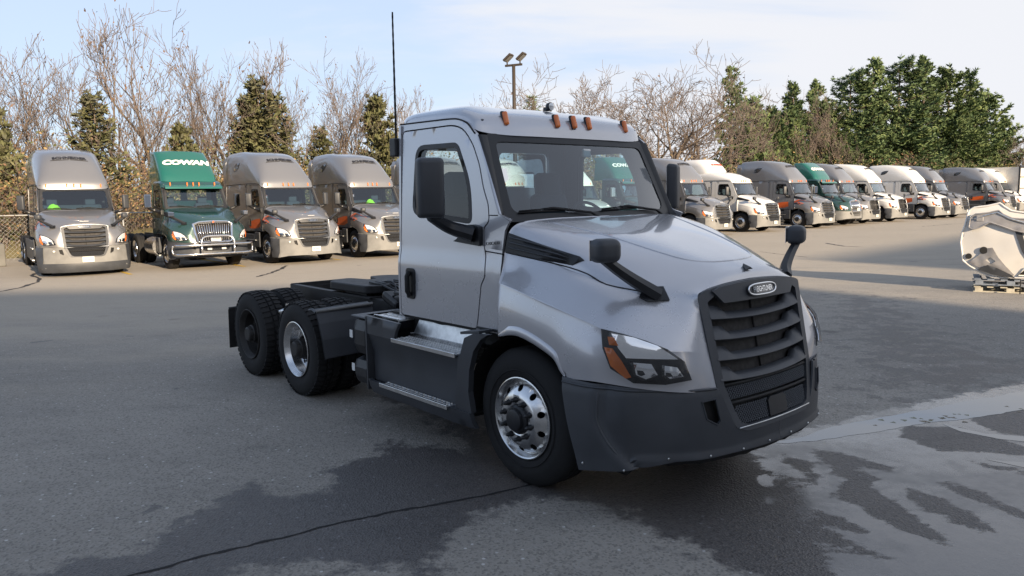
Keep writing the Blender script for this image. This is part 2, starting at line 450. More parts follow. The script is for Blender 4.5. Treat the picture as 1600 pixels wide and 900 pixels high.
HOOD = [
 [(-.20,0,1.945),(-.20,.35,1.945),(-.20,.68,1.94),(-.21,.93,1.92),(-.23,1.03,1.855),(-.26,1.055,1.70),(-.25,1.09,1.575),(-.22,1.15,1.485),(-.20,1.185,1.30),(-.19,1.19,1.10)],
 [(.10,0,1.885),(.10,.35,1.885),(.10,.66,1.875),(.10,.88,1.855),(.08,1.0,1.79),(.10,1.02,1.675),(.10,1.09,1.56),(.10,1.185,1.435),(.10,1.212,1.28),(.08,1.215,1.135)],
 [(.42,0,1.815),(.42,.33,1.815),(.40,.60,1.80),(.40,.80,1.765),(.36,.94,1.71),(.36,.98,1.60),(.40,1.06,1.525),(.40,1.19,1.375),(.40,1.215,1.20),(.41,1.215,1.04)],
 [(.70,0,1.735),(.70,.31,1.732),(.68,.53,1.715),(.66,.72,1.672),(.62,.87,1.60),(.62,.93,1.535),(.66,1.02,1.465),(.66,1.165,1.31),(.60,1.215,1.12),(.525,1.21,.925)],
 [(.93,0,1.66),(.93,.29,1.655),(.90,.46,1.64),(.88,.62,1.595),(.85,.79,1.53),(.86,.85,1.46),(.90,.93,1.385),(.86,1.10,1.24),(.82,1.165,1.08),(.78,1.175,.925)],
 [(1.05,0,1.61),(1.05,.26,1.603),(1.035,.42,1.585),(1.02,.57,1.54),(1.01,.69,1.475),(1.05,.74,1.38),(1.08,.80,1.30),(1.085,.945,1.15),(1.075,.99,1.02),(1.05,1.01,.895)],
 [(1.11,0,1.575),(1.11,.25,1.565),(1.10,.40,1.55),(1.09,.53,1.51),(1.095,.635,1.46),(1.14,.66,1.36),(1.17,.70,1.25),(1.195,.765,1.12),(1.21,.795,1.0),(1.215,.81,.87)],
 [(1.135,0,1.525),(1.135,.25,1.517),(1.135,.43,1.502),(1.135,.55,1.483),(1.146,.622,1.455),(1.165,.607,1.34),(1.19,.597,1.22),(1.22,.592,1.09),(1.25,.587,.97),(1.275,.582,.86)],
]
def _tight(row, js):
    """extra control points close to chosen columns so that the ridge there stays crisp"""
    out = []
    for j, p in enumerate(row):
        if j in js and 0 < j < len(row)-1:
            l = lambda a, b, t: tuple(a[i]+(b[i]-a[i])*t for i in range(3))
            out += [l(row[j-1], p, .86), p, l(p, row[j+1], .14)]
        else: out.append(p)
    return out
HOODR = [[(p[0], -p[1], p[2]) for p in _tight(r, (5, 7))] for r in HOOD]
BPLAN = [Vector(p) for p in [(1.365,0),(1.352,.30),(1.31,.55),(1.25,.74),(1.15,.89),(1.045,1.03),(.94,1.125),(.79,1.172),(.63,1.205),(.50,1.21)]]
def _arc():
    pts = [cr(BPLAN, k/12) for k in range((len(BPLAN)-1)*12+1)]; L = [0]
    for a, b in zip(pts, pts[1:]): L.append(L[-1]+(b-a).length)
    return pts, L
_BP, _BL = _arc()
def bplan(a):
    s = abs(a); i = 0
    while i < len(_BL)-2 and _BL[i+1] < s: i += 1
    f = (s-_BL[i])/(_BL[i+1]-_BL[i]); p = _BP[i]+(_BP[i+1]-_BP[i])*f; t = (_BP[i+1]-_BP[i]).normalized()
    return p, Vector((t.y, -t.x))       # outward normal in plan
def fbump(sgn=-1):
    def f(a, z, o):
        p, n = bplan(a)
        t = (z-.43)/.45; o2 = o+.014*(1-min(1, max(0, t)))+.012*sin(pi*min(1, max(0, t)))
        if z > .86: o2 -= (z-.86)*.35
        ab = 1.36 if z > .70 else (1.36-.16*((.70-z)/.24)**1.5); sd_ = min(1, max(0, (a-ab)/.085)); o2 += .026*sd_*sd_*(3-2*sd_)-.012*min(1, max(0, (a-.7)/.6))*(1-sd_)
        if z < .475 and a < ab: o2 += .016*min(1, (.475-z)/.025)
        q = p+n*o2
        return Vector((q.x, sgn*q.y, z))
    return f
def G(y, z, o=0.0): return 1.147+(1.455-z)*.213+.052*(1-(y/.62)**2)+o
fgrille = lambda y, z, o: Vector((G(y, z, o), y, z))
WST = 2.59
def WS(s, t, o=0.0):
    z = 1.93+(WST-1.93)*t; hw = .985-.075*t; x = -.225-.345*t-(.10-.05*t)*s*s
    return Vector((x+o*.9, s*hw, z+o*.4))
def wheel(parent, name, loc, kind, side, hi=True):
    """side -1: outer face looks to -y"""
    rot = 0 if side < 0 else pi
    w = empty(name, loc, rot, parent)
    n = 56 if hi else 28
    t = MB()
    if kind == 'steer':
        prof = [(.285,.035),(.30,.012),(.33,-.004),(.40,-.012),(.455,.002),(.492,.026),(.506,.045),(.513,.06),(.513,.098),(.503,.102),(.503,.110),(.514,.114),(.514,.152),(.504,.156),(.504,.164),(.514,.168),(.514,.206),(.504,.21),(.504,.218),(.513,.222),(.513,.25),(.50,.275),(.46,.295),(.38,.30),(.30,.285)]
        t.lathe(prof, 'rubber', n=n)
        # raised bead line and lettering ring
        if hi: t.lathe([(.352,-.012),(.356,-.017),(.360,-.014)], 'rubber', n=n)
    else:
        for y0 in (0.0, .335):
            prof = [(.285,.04),(.30,.015),(.33,.0),(.40,-.008),(.46,.004),(.495,.022),(.506,.04),(.506,.10),(.498,.104),(.498,.118),(.508,.122),(.508,.168),(.498,.172),(.498,.186),(.506,.19),(.506,.25),(.495,.268),(.46,.286),(.38,.295),(.30,.28)]
            t.lathe([(r, h+y0) for r, h in prof], 'rubber', n=n)
            if hi:
                nb = 46
                for k in range(nb):
                    for (ya, yb, ph) in ((.012, .098, 0), (.192, .278, .5), (.124, .166, .25)):
                        a = 2*pi*(k+ph)/nb; da = 2*pi/nb*.33
                        vv = []
                        for r in (.494, .521):
                            for (yy, aa) in ((ya, a-da), (yb, a-da*.8), (yb, a+da*.8), (ya, a+da)):
                                r_ = r-.012 if (yy in (.012, .278) and r > .5) else r
                                vv.append((r_*cos(aa), yy+y0, r_*sin(aa)))
                        t.add(vv, [(4,5,6,7),(0,1,5,4),(1,2,6,5),(2,3,7,6),(3,0,4,7)], 'rubber')
    t.build('tyre', w, sharp=radians(38))
    r = MB(); metal = {'steer': 'alu', 'drive_alu': 'alu', 'drive_dark': 'steel_dark'}[kind]
    if kind == 'steer':
        r.lathe([(.298,.035),(.306,.006),(.303,-.008),(.296,-.010),(.288,-.004),(.280,.02),(.272,.05),(.262,.055)], metal, n=n)
        prof = [(.266,.05),(.258,.022),(.245,.004),(.205,-.024),(.190,-.036),(.180,-.042),(.115,-.044),(.105,-.035)]
        def pr(rr):
            for (a, ya), (b, yb) in zip(prof, prof[1:]):
                if b <= rr <= a: return ya+(yb-ya)*(a-rr)/(a-b)
            return prof[0][1] if rr > prof[0][0] else prof[-1][1]
        if hi:
            circ = lambda cx_, cy_, rr, k: [(cx_+rr*cos(2*pi*i/k), cy_+rr*sin(2*pi*i/k)) for i in range(k)]
            holes = [circ(.226*cos(2*pi*(i+.5)/10), .226*sin(2*pi*(i+.5)/10), .024, 12) for i in range(10)]+[circ(0, 0, .107, 30)]
            sheet(r, circ(0, 0, .266, 60), holes, lambda a, b, o: Vector((a, pr(sqrt(a*a+b*b))-o, b)), metal, .03, .02, .012)
            r.lathe([(.262,.07),(.10,.07)], 'black', n=30)
        else:
            r.lathe(prof, metal, n=n)
            for i in range(10):
                a = 2*pi*(i+.5)/10; r.lathe([(.0, -.012), (.026, -.012)], 'black', (.226*cos(a), 0, .226*sin(a)), n=8)
    else:
        r.lathe([(.298,.035),(.306,.006),(.303,-.008),(.296,-.010),(.288,.0),(.276,.03),(.262,.05),(.258,.135),(.25,.15),(.10,.152)], metal, n=n)
        if hi:
            for i in range(10):
                a = 2*pi*(i+.5)/10; r.lathe([(.0, .148), (.022, .148)], 'black', (.215*cos(a), 0, .215*sin(a)), n=10)
    r.build('rim', w, sharp=radians(30))
    h = MB()
    if kind == 'steer':
        h.lathe([(.106,.02),(.106,-.05),(.09,-.062),(.082,-.062),(.078,-.085),(.06,-.092),(.0,-.092)], 'black_plastic', n=24)
        ny, nr = -.043, .143
    else:
        h.lathe([(.11,.15),(.108,.03),(.095,.02),(.085,-.02),(.07,-.03),(0,-.03)], 'steel_dark', n=24)
        for i in range(8):
            a = 2*pi*i/8; h.lathe([(.010, .02), (.010, .0), (0, .0)], 'steel_dark', (.098*cos(a)*.9, 0, .098*sin(a)*.9), n=6)
        ny, nr = .15, .143
    h.build('hub', w, sharp=radians(30))
    if hi:
        nut0 = None
        for i in range(10):
            a = 2*pi*(i+.5)/10+.1
            if nut0 is None:
                q = MB(); q.lathe([(.024, .0), (.024, -.006), (.017, -.012), (.0165, -.030), (.011, -.046), (0, -.05)], 'black_plastic' if kind == 'steer' else 'steel_dark', n=8)
                nut0 = q.build('lug_nut', w); o = nut0
            else:
                o = nut0.copy(); COL.objects.link(o); o.parent = w
            o.location = (nr*cos(a), ny, nr*sin(a))
    return w
def mirrorbox(name, parent, c, yaw, size, sgn):
    m = MB(); d, w_, h = size
    bm = bmesh.new(); bmesh.ops.create_cube(bm, size=1.0)
    for v in bm.verts:
        v.co = Vector((v.co.x*d, v.co.y*w_, v.co.z*h))
        if v.co.x > 0: v.co.y *= .82; v.co.z *= .94
    bmesh.ops.bevel(bm, geom=bm.edges[:], offset=min(d, w_)*.33, segments=4, affect='EDGES', profile=.5)
    m.bm(bm, 'dark_plastic' if name == 'cab_mirror' else 'dark_plastic', Matrix.Translation(c) @ Matrix.Rotation(yaw, 4, 'Z'), True)
    o = m.build(name, parent)
    g = MB(); g.box(Vector(c)+Matrix.Rotation(yaw, 3, 'Z') @ Vector((-d*.5-.001, 0, 0)), (.006, w_*.8, h*.86), 'chrome', Matrix.Rotation(yaw, 3, 'Z'), bev=.002)
    g.build('mirror_glass', o)
    return o
def cascadia(root, paintm='silver', hi=True, sleeper=False, bumper_low='dark_plastic', grille_trim=None, stripe=False, plate=True, letters=None, vest=False, midroof=False, vert=False):
    P = root
    su, sv_ = (8, 6) if hi else (3, 3)
    st = .07 if hi else .16
    # ---------------- hood with fenders
    h = MB(); g = crgrid(HOODR, su, sv_); h.grid(g, paintm, True)
    # wheel-arch inner lip
    low = [r[-1] for r in g]; k = [i for i, p in enumerate(low) if p.z > .92 or p.x < .53]
    lip = [[low[i], low[i]+Vector((0, .03, .0)), low[i]+Vector((0, .10, .02))] for i in range(0, (3*su)+1)]
    h.grid(lip, 'black', True)
    if hi:
        idx = list(range(0, 3*su+1)); aro = [g[i][-1] for i in idx]; ari = [g[i][-1]*.62+g[i][-1-sv_]*.38 for i in idx]
        rows = []
        for k_, (A_, B_) in enumerate(zip(aro, ari)):
            tp_ = min(1, k_/4, (len(aro)-1-k_)/6); up_ = (B_-A_).normalized()*(.012+.043*tp_)
            rows.append([A_+Vector((0, .0, -.004)), A_+Vector((0, -.010*tp_, .0)), A_+up_*.5+Vector((0, -.012*tp_, 0)), A_+up_+Vector((0, -.009*tp_, 0)), A_+up_*1.25+Vector((0, .004, 0))])
        h.grid(rows, paintm, True)
    # rear face of the hood
    h.add([Vector((-.20, 0, 1.93))]+[g[0][j]+Vector((.0, 0, 0)) for j in range(len(g[0]))]+[Vector((-.2, 0, 1.1))], [list(range(len(g[0])+2))], 'black')
    hood = h.build('hood', P, merge=.0005)
    skin = Skin(g, Vector((.2, 0, .9)))
    # raised centre panel crease
    cre = curve([skin.at((x, -w, z))[0]+Vector((0, 0, -.003)) for x, w, z in ((-.12,.74,1.92),(.28,.60,1.84),(.55,.53,1.77),(.74,.46,1.70),(.88,.38,1.655),(.96,.24,1.635),(.985,.0,1.64))], 5)
    c = MB(); c.tube(cre, .009, paintm, 8); c.tube(mirrored(cre), .009, paintm, 8); c.build_lr('hood_crease', P)
    # hood vents with three slats each
    vo = [(-.235,-1.05,1.855),(.43,-.98,1.745),(.47,-.98,1.715),(.37,-1.0,1.640),(-.25,-1.05,1.705)]
    v = MB(); lay(v, vo, skin, .008, 'black_plastic', .08, .012); vent = v.build_lr('hood_vent', P)
    for kk in range(3):
        t0 = .24+kk*.26; q = MB()
        a0 = Vector(vo[0])*(1-t0)+Vector(vo[4])*t0; b0 = Vector(vo[1])*(1-t0)+Vector(vo[3])*t0
        pts = [skin.at(a0+(b0-a0)*f+Vector((.04*(1-f), 0, 0)))[0]+Vector((0, -.018, 0)) for f in (0, .25, .5, .75, .93)]
        q.tube(pts, [.007]*4+[.002], 'dark_plastic', 5); q.tube(mirrored(pts), [.007]*4+[.002], 'dark_plastic', 5); [o_.__setattr__('parent', vent[i_]) for i_, o_ in enumerate(q.build_lr('vent_slat', None))]
    # seam from vent to mirror foot
    sm = MB(); pts = [skin.at(p)[0]+Vector((0, -.001, 0)) for p in ((-.24,-1.05,1.70),(.10,-1.03,1.66),(.34,-1.0,1.628),(.5,-.97,1.59),(.66,-.95,1.55),(.86,-.86,1.50))]
    pts = curve(pts, 3); sm.tube(pts, .005, 'black', 5); sm.tube(mirrored(pts), .005, 'black', 5); sm.build_lr('hood_seam', P)
    # ---------------- headlights
    hl = [(.80,-1.18,1.275),(.92,-1.08,1.255),(1.02,-.98,1.20),(1.10,-.88,1.13),(1.17,-.80,1.06),(1.205,-.77,.945),(1.10,-.90,.925),(.965,-1.03,.935),(.86,-1.13,1.02),(.82,-1.17,1.15)]
    for sg in ('headlight',):
        for mir in (0, 1):
            f = (lambda pp: mirrored(pp)) if mir else (lambda pp: pp)
            def L(ptsx, off, m_, thick=.004, step=.05):
                tmp = MB(); lay(tmp, ptsx, skin, off, m_, step, thick, mirror=False)
                if mir: tmp.v = [(a, -b, c_) for a, b, c_ in tmp.v]; tmp.f = [ff[::-1] for ff in tmp.f]
                return tmp
            base = L(hl, .007, 'black_plastic' if hi else 'lamp_dark', .012); bo = base.build('headlight', P)
            am = [(.832,-1.165,1.16),(.872,-1.125,1.15),(.915,-1.075,1.065),(.955,-1.035,.975),(.93,-1.06,.965),(.865,-1.13,1.04)]
            L(am, .012, 'lens_amber', .005).build('turn_signal', bo)
            am2 = [(.845,-1.15,1.225),(.875,-1.12,1.22),(.90,-1.10,1.165),(.855,-1.14,1.17)]
            L(am2, .013, 'lens_amber', .004).build('side_marker', bo)
            wh = [(.862,-1.14,1.25),(.97,-1.035,1.225),(1.065,-.93,1.160),(1.145,-.835,1.075),(1.05,-.94,1.078),(.93,-1.06,1.085),(.895,-1.10,1.15)]
            if not hi: wh = [(.86,-1.135,1.235),(.97,-1.03,1.21),(1.06,-.93,1.15),(1.14,-.84,1.07),(1.17,-.81,.96),(1.05,-.94,.95),(.98,-1.01,.96)]
            L(wh, .012, 'chrome' if hi else 'lamp_white', .005).build('reflector', bo)
            for pts_ in ([(.950,-1.045,1.065),(1.035,-.955,1.055),(1.065,-.925,.985),(1.01,-.98,.955),(.965,-1.03,.985)], [(1.075,-.915,1.045),(1.135,-.85,1.03),(1.165,-.815,.965),(1.10,-.885,.955),(1.075,-.915,.985)]):
                po = L(pts_, .013, 'lamp_dark', .006, .03).build('projector', bo)
                c_ = Vector((sum(p_[0] for p_ in pts_)/5, sum(p_[1] for p_ in pts_)/5, sum(p_[2] for p_ in pts_)/5))
                L([tuple(c_+(Vector(p_)-c_)*.86+Vector((.006, .006, .004))) for p_ in pts_], .019, 'chrome', .004, .03).build('reflector', po)
                L([tuple(c_+(Vector(p_)-c_)*.30+Vector((-.010, -.010, -.006))) for p_ in pts_], .024, 'lamp_dark', .004, .03).build('bulb', po)
            if hi: L(hl, .040, 'lens_clear', 0, .04).build('lens', bo)
    # ---------------- bumper
    b = MB(); L_ = _BL[-1]
    bpoly = [(0.0,.43),(0.0,.562),(.36,.566),(.46,.60),(.50,.66),(.60,.868),(.95,.888),(1.25,.905),(L_-.005,.922),(L_-.17,.33),(1.25,.375),(.9,.43),(.5,.44)]
    if sleeper: bpoly = [(a, z if z > .5 else z-.13*(1 if a < 1.3 else .4)) for a, z in bpoly]
    duct = [(.635,.812),(.735,.802),(.705,.69),(.625,.645),(.60,.668)]
    for sg in (-1, 1):
        sheet(b, bpoly, [duct], fbump(sg), bumper_low, .024 if hi else .2, .04 if hi else .16, .012)
        sheet(b, off_poly(duct, .01), [], lambda a, z, o, f=fbump(sg): f(a, z, o-.05), 'black', .08, .08, 0)
        # moulded step line running round under the seam
        pl_ = [fbump(sg)(a, .895-.03*(1-a/L_), .006) for a in [.62+i*(L_-.64)/16 for i in range(17)]]
        b.tube(pl_, .008, bumper_low, 6)
        if hi:
            cl = []
            for k_ in range(15):
                z_ = .87-.40*k_/14; ab_ = 1.36 if z_ > .70 else (1.36-.16*((.70-z_)/.24)**1.5); cl.append(fbump(sg)(ab_+.05, z_, -.003))
            b.tube(cl, [.002]+[.009]*13+[.002], bumper_low, 8)
        # duct lip
        dl = [fbump(sg)(a, z, .003) for a, z in duct]; b.tube(dl, .006, bumper_low, 5, closed=True)
    b.build('bumper', P, sharp=radians(40))
    if not sleeper:
        # loose rubber lip under the bumper
        rl = MB(); rows = []
        for i in range(41):
            a = -1.35+2.7*i/40; p, n = bplan(a); s_ = -1 if a < 0 else 1
            zb = (.375 if abs(a) > 1.2 else .43)-.0
            jag = .018*noise.noise(Vector((i*.7, 0, 0)))
            rows.append([Vector((p.x-.02, s_*abs(p.y)*.985, zb+.015)), Vector((p.x-.01, s_*abs(p.y)*.985, zb-.035+jag)), Vector((p.x-.05, s_*abs(p.y)*.96, zb-.05+jag))])
        rl.grid(rows, 'rubber'); rl.build('air_dam', P)
        for i in range(12):
            bolts = MB()
            a = -1.5+3.0*i/11; p = fbump(-1 if a < 0 else 1)(abs(a), .385 if abs(a) > 1.1 else .452, .003)
            bolts.lathe([(.008, -.003), (.008, .003), (0, .004)], 'alu_dull', p, n=6, axis='x')
            bolts.build('bolt', P)
    # dark inner nose
    # ---------------- grille
    out = [(-.622,1.455),(-.555,1.483),(-.43,1.502),(-.25,1.517),(0,1.524),(.25,1.517),(.43,1.502),(.555,1.483),(.622,1.455),(.584,.86),(.50,.655),(.46,.595),(.36,.562),(-.36,.562),(-.46,.595),(-.50,.655),(-.584,.86)]
    inn = [(-.545,1.41),(-.46,1.452),(.46,1.452),(.545,1.41),(.515,.87),(.455,.70),(.415,.625),(.34,.60),(-.34,.60),(-.415,.625),(-.455,.70),(-.515,.87)]
    gr = MB(); sheet(gr, out, [inn], lambda y, z, o: fgrille(y, z, o*1.0-.0), 'dark_plastic', st, st, .07)
    # backing
    sheet(gr, off_poly(out, -.01), [], lambda y, z, o: fgrille(y, z, -.12), 'black', .2, .2)
    gro = gr.build('grille', P, sharp=radians(35))
    if vert:
        vertical_grille(gro, out, st, hi)
    if grille_trim:
        tr = MB(); tr.tube([fgrille(y, z, .004) for y, z in out[:10]+[out[16]]], .014, grille_trim, 6, closed=True); tr.build('grille_trim', gro)
    if vert: pass
    bp = MB(); bpo = [(-.41,1.395),(.41,1.395),(.50,1.478),(.43,1.500),(.25,1.514),(0,1.520),(-.25,1.514),(-.43,1.500),(-.50,1.478)]
    sheet(bp, bpo, [], lambda y, z, o: fgrille(y, z, o+.016), 'dark_plastic', .08, .06, .03); (None if vert else bp.build('badge_panel', gro, sharp=radians(35)))
    rd = MB(); sheet(rd, [(-.5,.88),(.5,.88),(.53,1.42),(-.53,1.42)], [], lambda y, z, o: fgrille(y, z, -.095), 'radiator', .2, .2)
    rd.tube([fgrille(0, .9, -.085), fgrille(0, 1.42, -.085)], .007, 'black', 5); rd.build('radiator_screen', gro)
    for zb in ((1.297, 1.165, 1.033, .902) if not vert else ()):
        q = MB(); N = 25 if hi else 13; rows = []
        for i in range(N):
            y = -.54+1.08*i/(N-1); e = max(0, (abs(y)-.33)/.21); kick = .0 if abs(y) < .36 else .040*min(1, (abs(y)-.36)/.05)
            hgt = .046+kick; dy = -.020*(1-(y/.54)**2)
            f0 = 0.0
            rows.append([fgrille(y, zb+dy, -.05), fgrille(y, zb+dy, -.002+f0), fgrille(y, zb+dy+.006, .004+f0), fgrille(y, zb+dy+hgt*.6, -.012+f0), fgrille(y, zb+dy+hgt, -.045+f0*.4), fgrille(y, zb+dy+hgt-.008, -.075)])
        q.grid(rows, 'dark_plastic'); q.build('grille_bar', gro, sharp=radians(50))
    # lower mesh: two bands of lattice
    lm = MB(); sp = .024 if hi else .06; tr_ = .0045 if hi else .008
    for (z0, z1, x0) in ((.775, .862, -.02), (.605, .728, -.02)):
        yw = .50 if z0 > .7 else .43; hgt = z1-z0; nx_ = int(2*yw/sp)
        for i in range(-int(hgt/sp)-1, nx_+1):
            for sl in (1, -1):
                ya = -yw+i*sp; yb = ya+hgt
                A, B = (ya, z0), (yb, z1)
                if sl < 0: A, B = (ya, z1), (yb, z0)
                if A[0] < -yw:
                    f = (-yw-A[0])/(B[0]-A[0]); A = (-yw, A[1]+(B[1]-A[1])*f)
                if B[0] > yw:
                    f = (yw-A[0])/(B[0]-A[0]); B = (yw, A[1]+(B[1]-A[1])*f)
                if B[0]-A[0] < .005: continue
                lm.tube([fgrille(A[0], A[1], x0), fgrille(B[0], B[1], x0)], tr_, 'dark_plastic', 3, cap=False, smooth=False)
    for z0 in (.752, .87): lm.tube([fgrille(-.5+i*.1, z0, -.018) for i in range(11)], .012, 'black', 5)
    lm.tube([fgrille(-.44+i*.088, .592, .0) for i in range(11)], .005, 'alu_dull' if hi else 'black', 5)
    lm.build('grille_mesh', gro)
    if hi:
        q = MB(); sheet(q, [(-.10,.61),(.12,.61),(.12,.715),(.09,.735),(-.07,.735),(-.10,.715)], [], lambda y, z, o: fgrille(y, z, o-.002), 'black_plastic', .08, .08, .02); q.build('radar_cover', gro, sharp=.6)
    # ---------------- badge
    em = MB(); ov = [(.165*(abs(cos(a))**.62)*(1 if cos(a) > 0 else -1), 1.458+.037*(abs(sin(a))**.8)*(1 if sin(a) > 0 else -1)) for a in [2*pi*i/32 for i in range(32)]]
    em.tube([fgrille(y, z, .034) for y, z in ov], .007, 'chrome', 6, closed=True)
    sheet(em, ov, [], lambda y, z, o: fgrille(y, z, .030), 'lamp_dark', .2, .05)
    V, F = text_mesh('FREIGHTLINER', .050, 'chrome', .004, 0, .70, .0006, 1.0)
    em.add([fgrille(a, b_+1.458, .036+c_) for a, b_, c_ in V], F, 'chrome'); 
    (None if vert else em.build('badge', gro))
    if hi:
        q = MB(); q.add([(1.075,0,1.622),(1.125,-.045,1.583),(1.125,.045,1.583),(1.07,0,1.60),(1.135,0,1.60)], [(0,1,4),(0,4,2),(0,1,3),(0,2,3),(1,2,4)], 'dark_plastic'); q.build('camera_pod', P)
    # ---------------- cab shell
    door = rounded([(-1.69,1.09),(-1.69,2.685),(-.94,2.681),(-.80,2.64),(-.681,2.51),(-.60,2.36),(-.545,2.18),(-.48,2.05),(-.468,1.93),(-.529,1.88),(-.525,1.74),(-.50,1.67),(-.49,1.51),(-.54,1.44),(-.59,1.16),(-.61,1.09)], [.03,.05,.08,.08,.04,.04,.04,.03,.03,.02,.02,.02,.02,.02,.02,.02], 3)
    win = rounded([(-1.52,1.975),(-1.475,2.555),(-.88,2.545),(-.70,2.22),(-.675,1.905)], [.10,.12,.06,.15,.07], 5)
    shell = [(-1.73,1.08),(-.285,1.08),(-.30,1.50),(-.30,1.70),(-.275,1.86),(-.215,1.945),(-.36,1.985),(-.60,2.52),(-.64,2.60),(-.75,2.68),(-.84,2.715),(-.96,2.735),(-1.73,2.75)]
    rb = -3.95 if sleeper else -1.73
    if sleeper: shell[0] = (rb, 1.05); shell[-1] = (rb, 2.75)
    s = MB()
    for sg in (-1, 1):
        sheet(s, shell, [off_poly(door, .012)], fside(sg), paintm, st*1.3, st, .02)
        sheet(s, off_poly(door, .03), [off_poly(win, .005)], fside(sg, -.028), 'black', st*2, st*2)
        # A pillar
        rows = []
        for i in range(13):
            t = i/12*1.0; a = WS(sg, t); zz_ = a.z; xs = -.36+(zz_-1.985)*(-.24/.535); xs = min(xs, -.215-.0*(zz_)) if zz_ < 1.985 else xs
            if zz_ < 1.985: xs = -.215+(zz_-1.945)*(-.145/.04) if zz_ > 1.945 else -.215
            bb = Vector((xs, sg*W(xs, zz_), zz_)); mid = (a+bb)/2+Vector((.022, sg*.016, 0))
            rows.append([a, (a*2+bb)/3+Vector((.016, sg*.006, 0)), mid, (a+bb*2)/3+Vector((.012, sg*.015, 0)), bb])
        s.grid([[r[0]+(r[4]-r[0])*f_+(r[2]-(r[0]+r[4])/2)*(4*f_*(1-f_)) for f_ in (k_*(.42+.5*i_/12)/3 for k_ in range(4))] for i_, r in enumerate(rows)], 'black_plastic')
        s.grid([[r[0]+(r[4]-r[0])*f_+(r[2]-(r[0]+r[4])/2)*(4*f_*(1-f_)) for f_ in ((.42+.5*i_/12)+(1-(.42+.5*i_/12))*k_/3 for k_ in range(4))] for i_, r in enumerate(rows)], paintm)
    # rear wall with two windows
    yw = W(-1.7, 1.5)-.002
    rw = [rounded([(y0, 2.20), (y0, 2.54), (y0+.66, 2.54), (y0+.66, 2.20)], .06, 3) for y0 in (.10, -.76)] if not sleeper else []
    wall = [(-yw,1.08),(yw,1.08),(yw-.055,2.74),(-yw+.055,2.74)]
    sheet(s, wall, rw, lambda a, b_, o: Vector((rb-o*0+(-.0 if o == 0 else .03), a, b_)), paintm, .3, .2, .03)
    s.box((rb/2-.5, 0, 1.07), (abs(rb)-.5, 2.0, .02), 'black')          # floor
    s.box((-.33, 0, 1.5), (.03, 1.9, .84), 'black')                      # firewall
    cab = s.build('cab_shell', P, sharp=radians(35))
    for y0 in ((.10, -.76) if not sleeper else ()):
        q = MB(); q.add([(rb-.01, y0-.01, 2.19), (rb-.01, y0-.01, 2.55), (rb-.01, y0+.67, 2.55), (rb-.01, y0+.67, 2.19)], [(0, 1, 2, 3)], 'side_glass'); q.build('rear_window', P)
    for sg in (-1, 1):
        d = MB(); sheet(d, door, [off_poly(win, -.0)], fside(sg, .001), paintm, st, st*.7, .025)
        do = d.build('door', P, sharp=radians(35))
        q = MB(); ring = off_poly(win, .004)
        sheet(q, ring, [off_poly(win, -.035)], fside(sg, .004), 'black_plastic', st, st*.7, .03); q.build('window_frame', do, sharp=radians(35))
        q = MB(); sheet(q, off_poly(win, -.03), [], fside(sg, -.012), 'side_glass', .12, .1); q.build('window', do)
        q = MB(); hp = rounded([(-1.585,1.245),(-1.59,1.49),(-1.565,1.51),(-1.475,1.51),(-1.452,1.48),(-1.458,1.27),(-1.48,1.24)], .02, 3)
        sheet(q, hp, [], fside(sg, .012), 'black_plastic', .08, .06, .015)
        q.tube([Vector((-1.52, sg*(W(-1.5, 1.3)+.02), 1.27)), Vector((-1.52, sg*(W(-1.5, 1.3)+.045), 1.31)), Vector((-1.52, sg*(W(-1.5, 1.3)+.045), 1.44)), Vector((-1.52, sg*(W(-1.5, 1.3)+.02), 1.48))], .022, 'black', 8)
        q.build('door_handle', do, sharp=radians(35))
    if hi:
        # cowl badge strip and lower cowl seam
        for sg in (-1, 1):
            q = MB(); sheet(q, [(-.500,1.725),(-.505,1.80),(-.315,1.785),(-.30,1.712)], [], fside(sg, .003), paintm, .1, .08, .006)
            V, F = text_mesh('CASCADIA', .034, 'chrome', .003, 0, 1.0)
            q.add([fside(sg, .005)(-.405-sg*a, b_+1.762-a*sg*.08, c_) for a, b_, c_ in V], F, 'lamp_dark'); q.build('name_strip', P)
            q = MB(); f = fside(sg, .001)
            q.tube([f(-.505, 1.700, 0), f(-.28, 1.685, 0)], .005, 'black', 5); q.tube([f(-.46, 1.973, 0), f(-.36, 1.973, 0)], .004, 'black', 5)
            q.tube([f(-.60, 1.10, 0), f(-.27, 1.10, 0)], .01, 'black', 5)
            q.box(f(-.60, 1.03, .01), (.05, .03, .035), 'amber'); q.build('cowl_seam', P)
            # roof cap seam
            q = MB(); f = fside(sg, .001)
            pts = curve([f(-1.73, 2.755, 0), f(-1.3, 2.747, 0), f(-.96, 2.738, 0), f(-.845, 2.72, 0), f(-.75, 2.682, 0), f(-.655, 2.60, 0)], 4)
            q.tube(pts, .007, 'black', 6); q.build('roof_seam', P)
    # ---------------- windshield
    n_ = .10
    f = lambda a, b_, o: WS(a, b_, o)
    wsf = rounded([(-1,-.03),(1,-.03),(1,1.02),(-1,1.02)], [.04,.04,.02,.02], 2); wsi = rounded([(-.925,.075),(.925,.075),(.935,.925),(-.935,.925)], [.12,.12,.08,.08], 5)
    q = MB(); sheet(q, wsf, [wsi], f, 'black_plastic', .15, .08, .03); wf = q.build('windshield_frame', P, sharp=radians(40))
    q = MB(); sheet(q, off_poly(wsi, .02), [], lambda a, b_, o: WS(a, b_, -.008), 'windshield_glass', .15, .1); q.build('windshield', P)
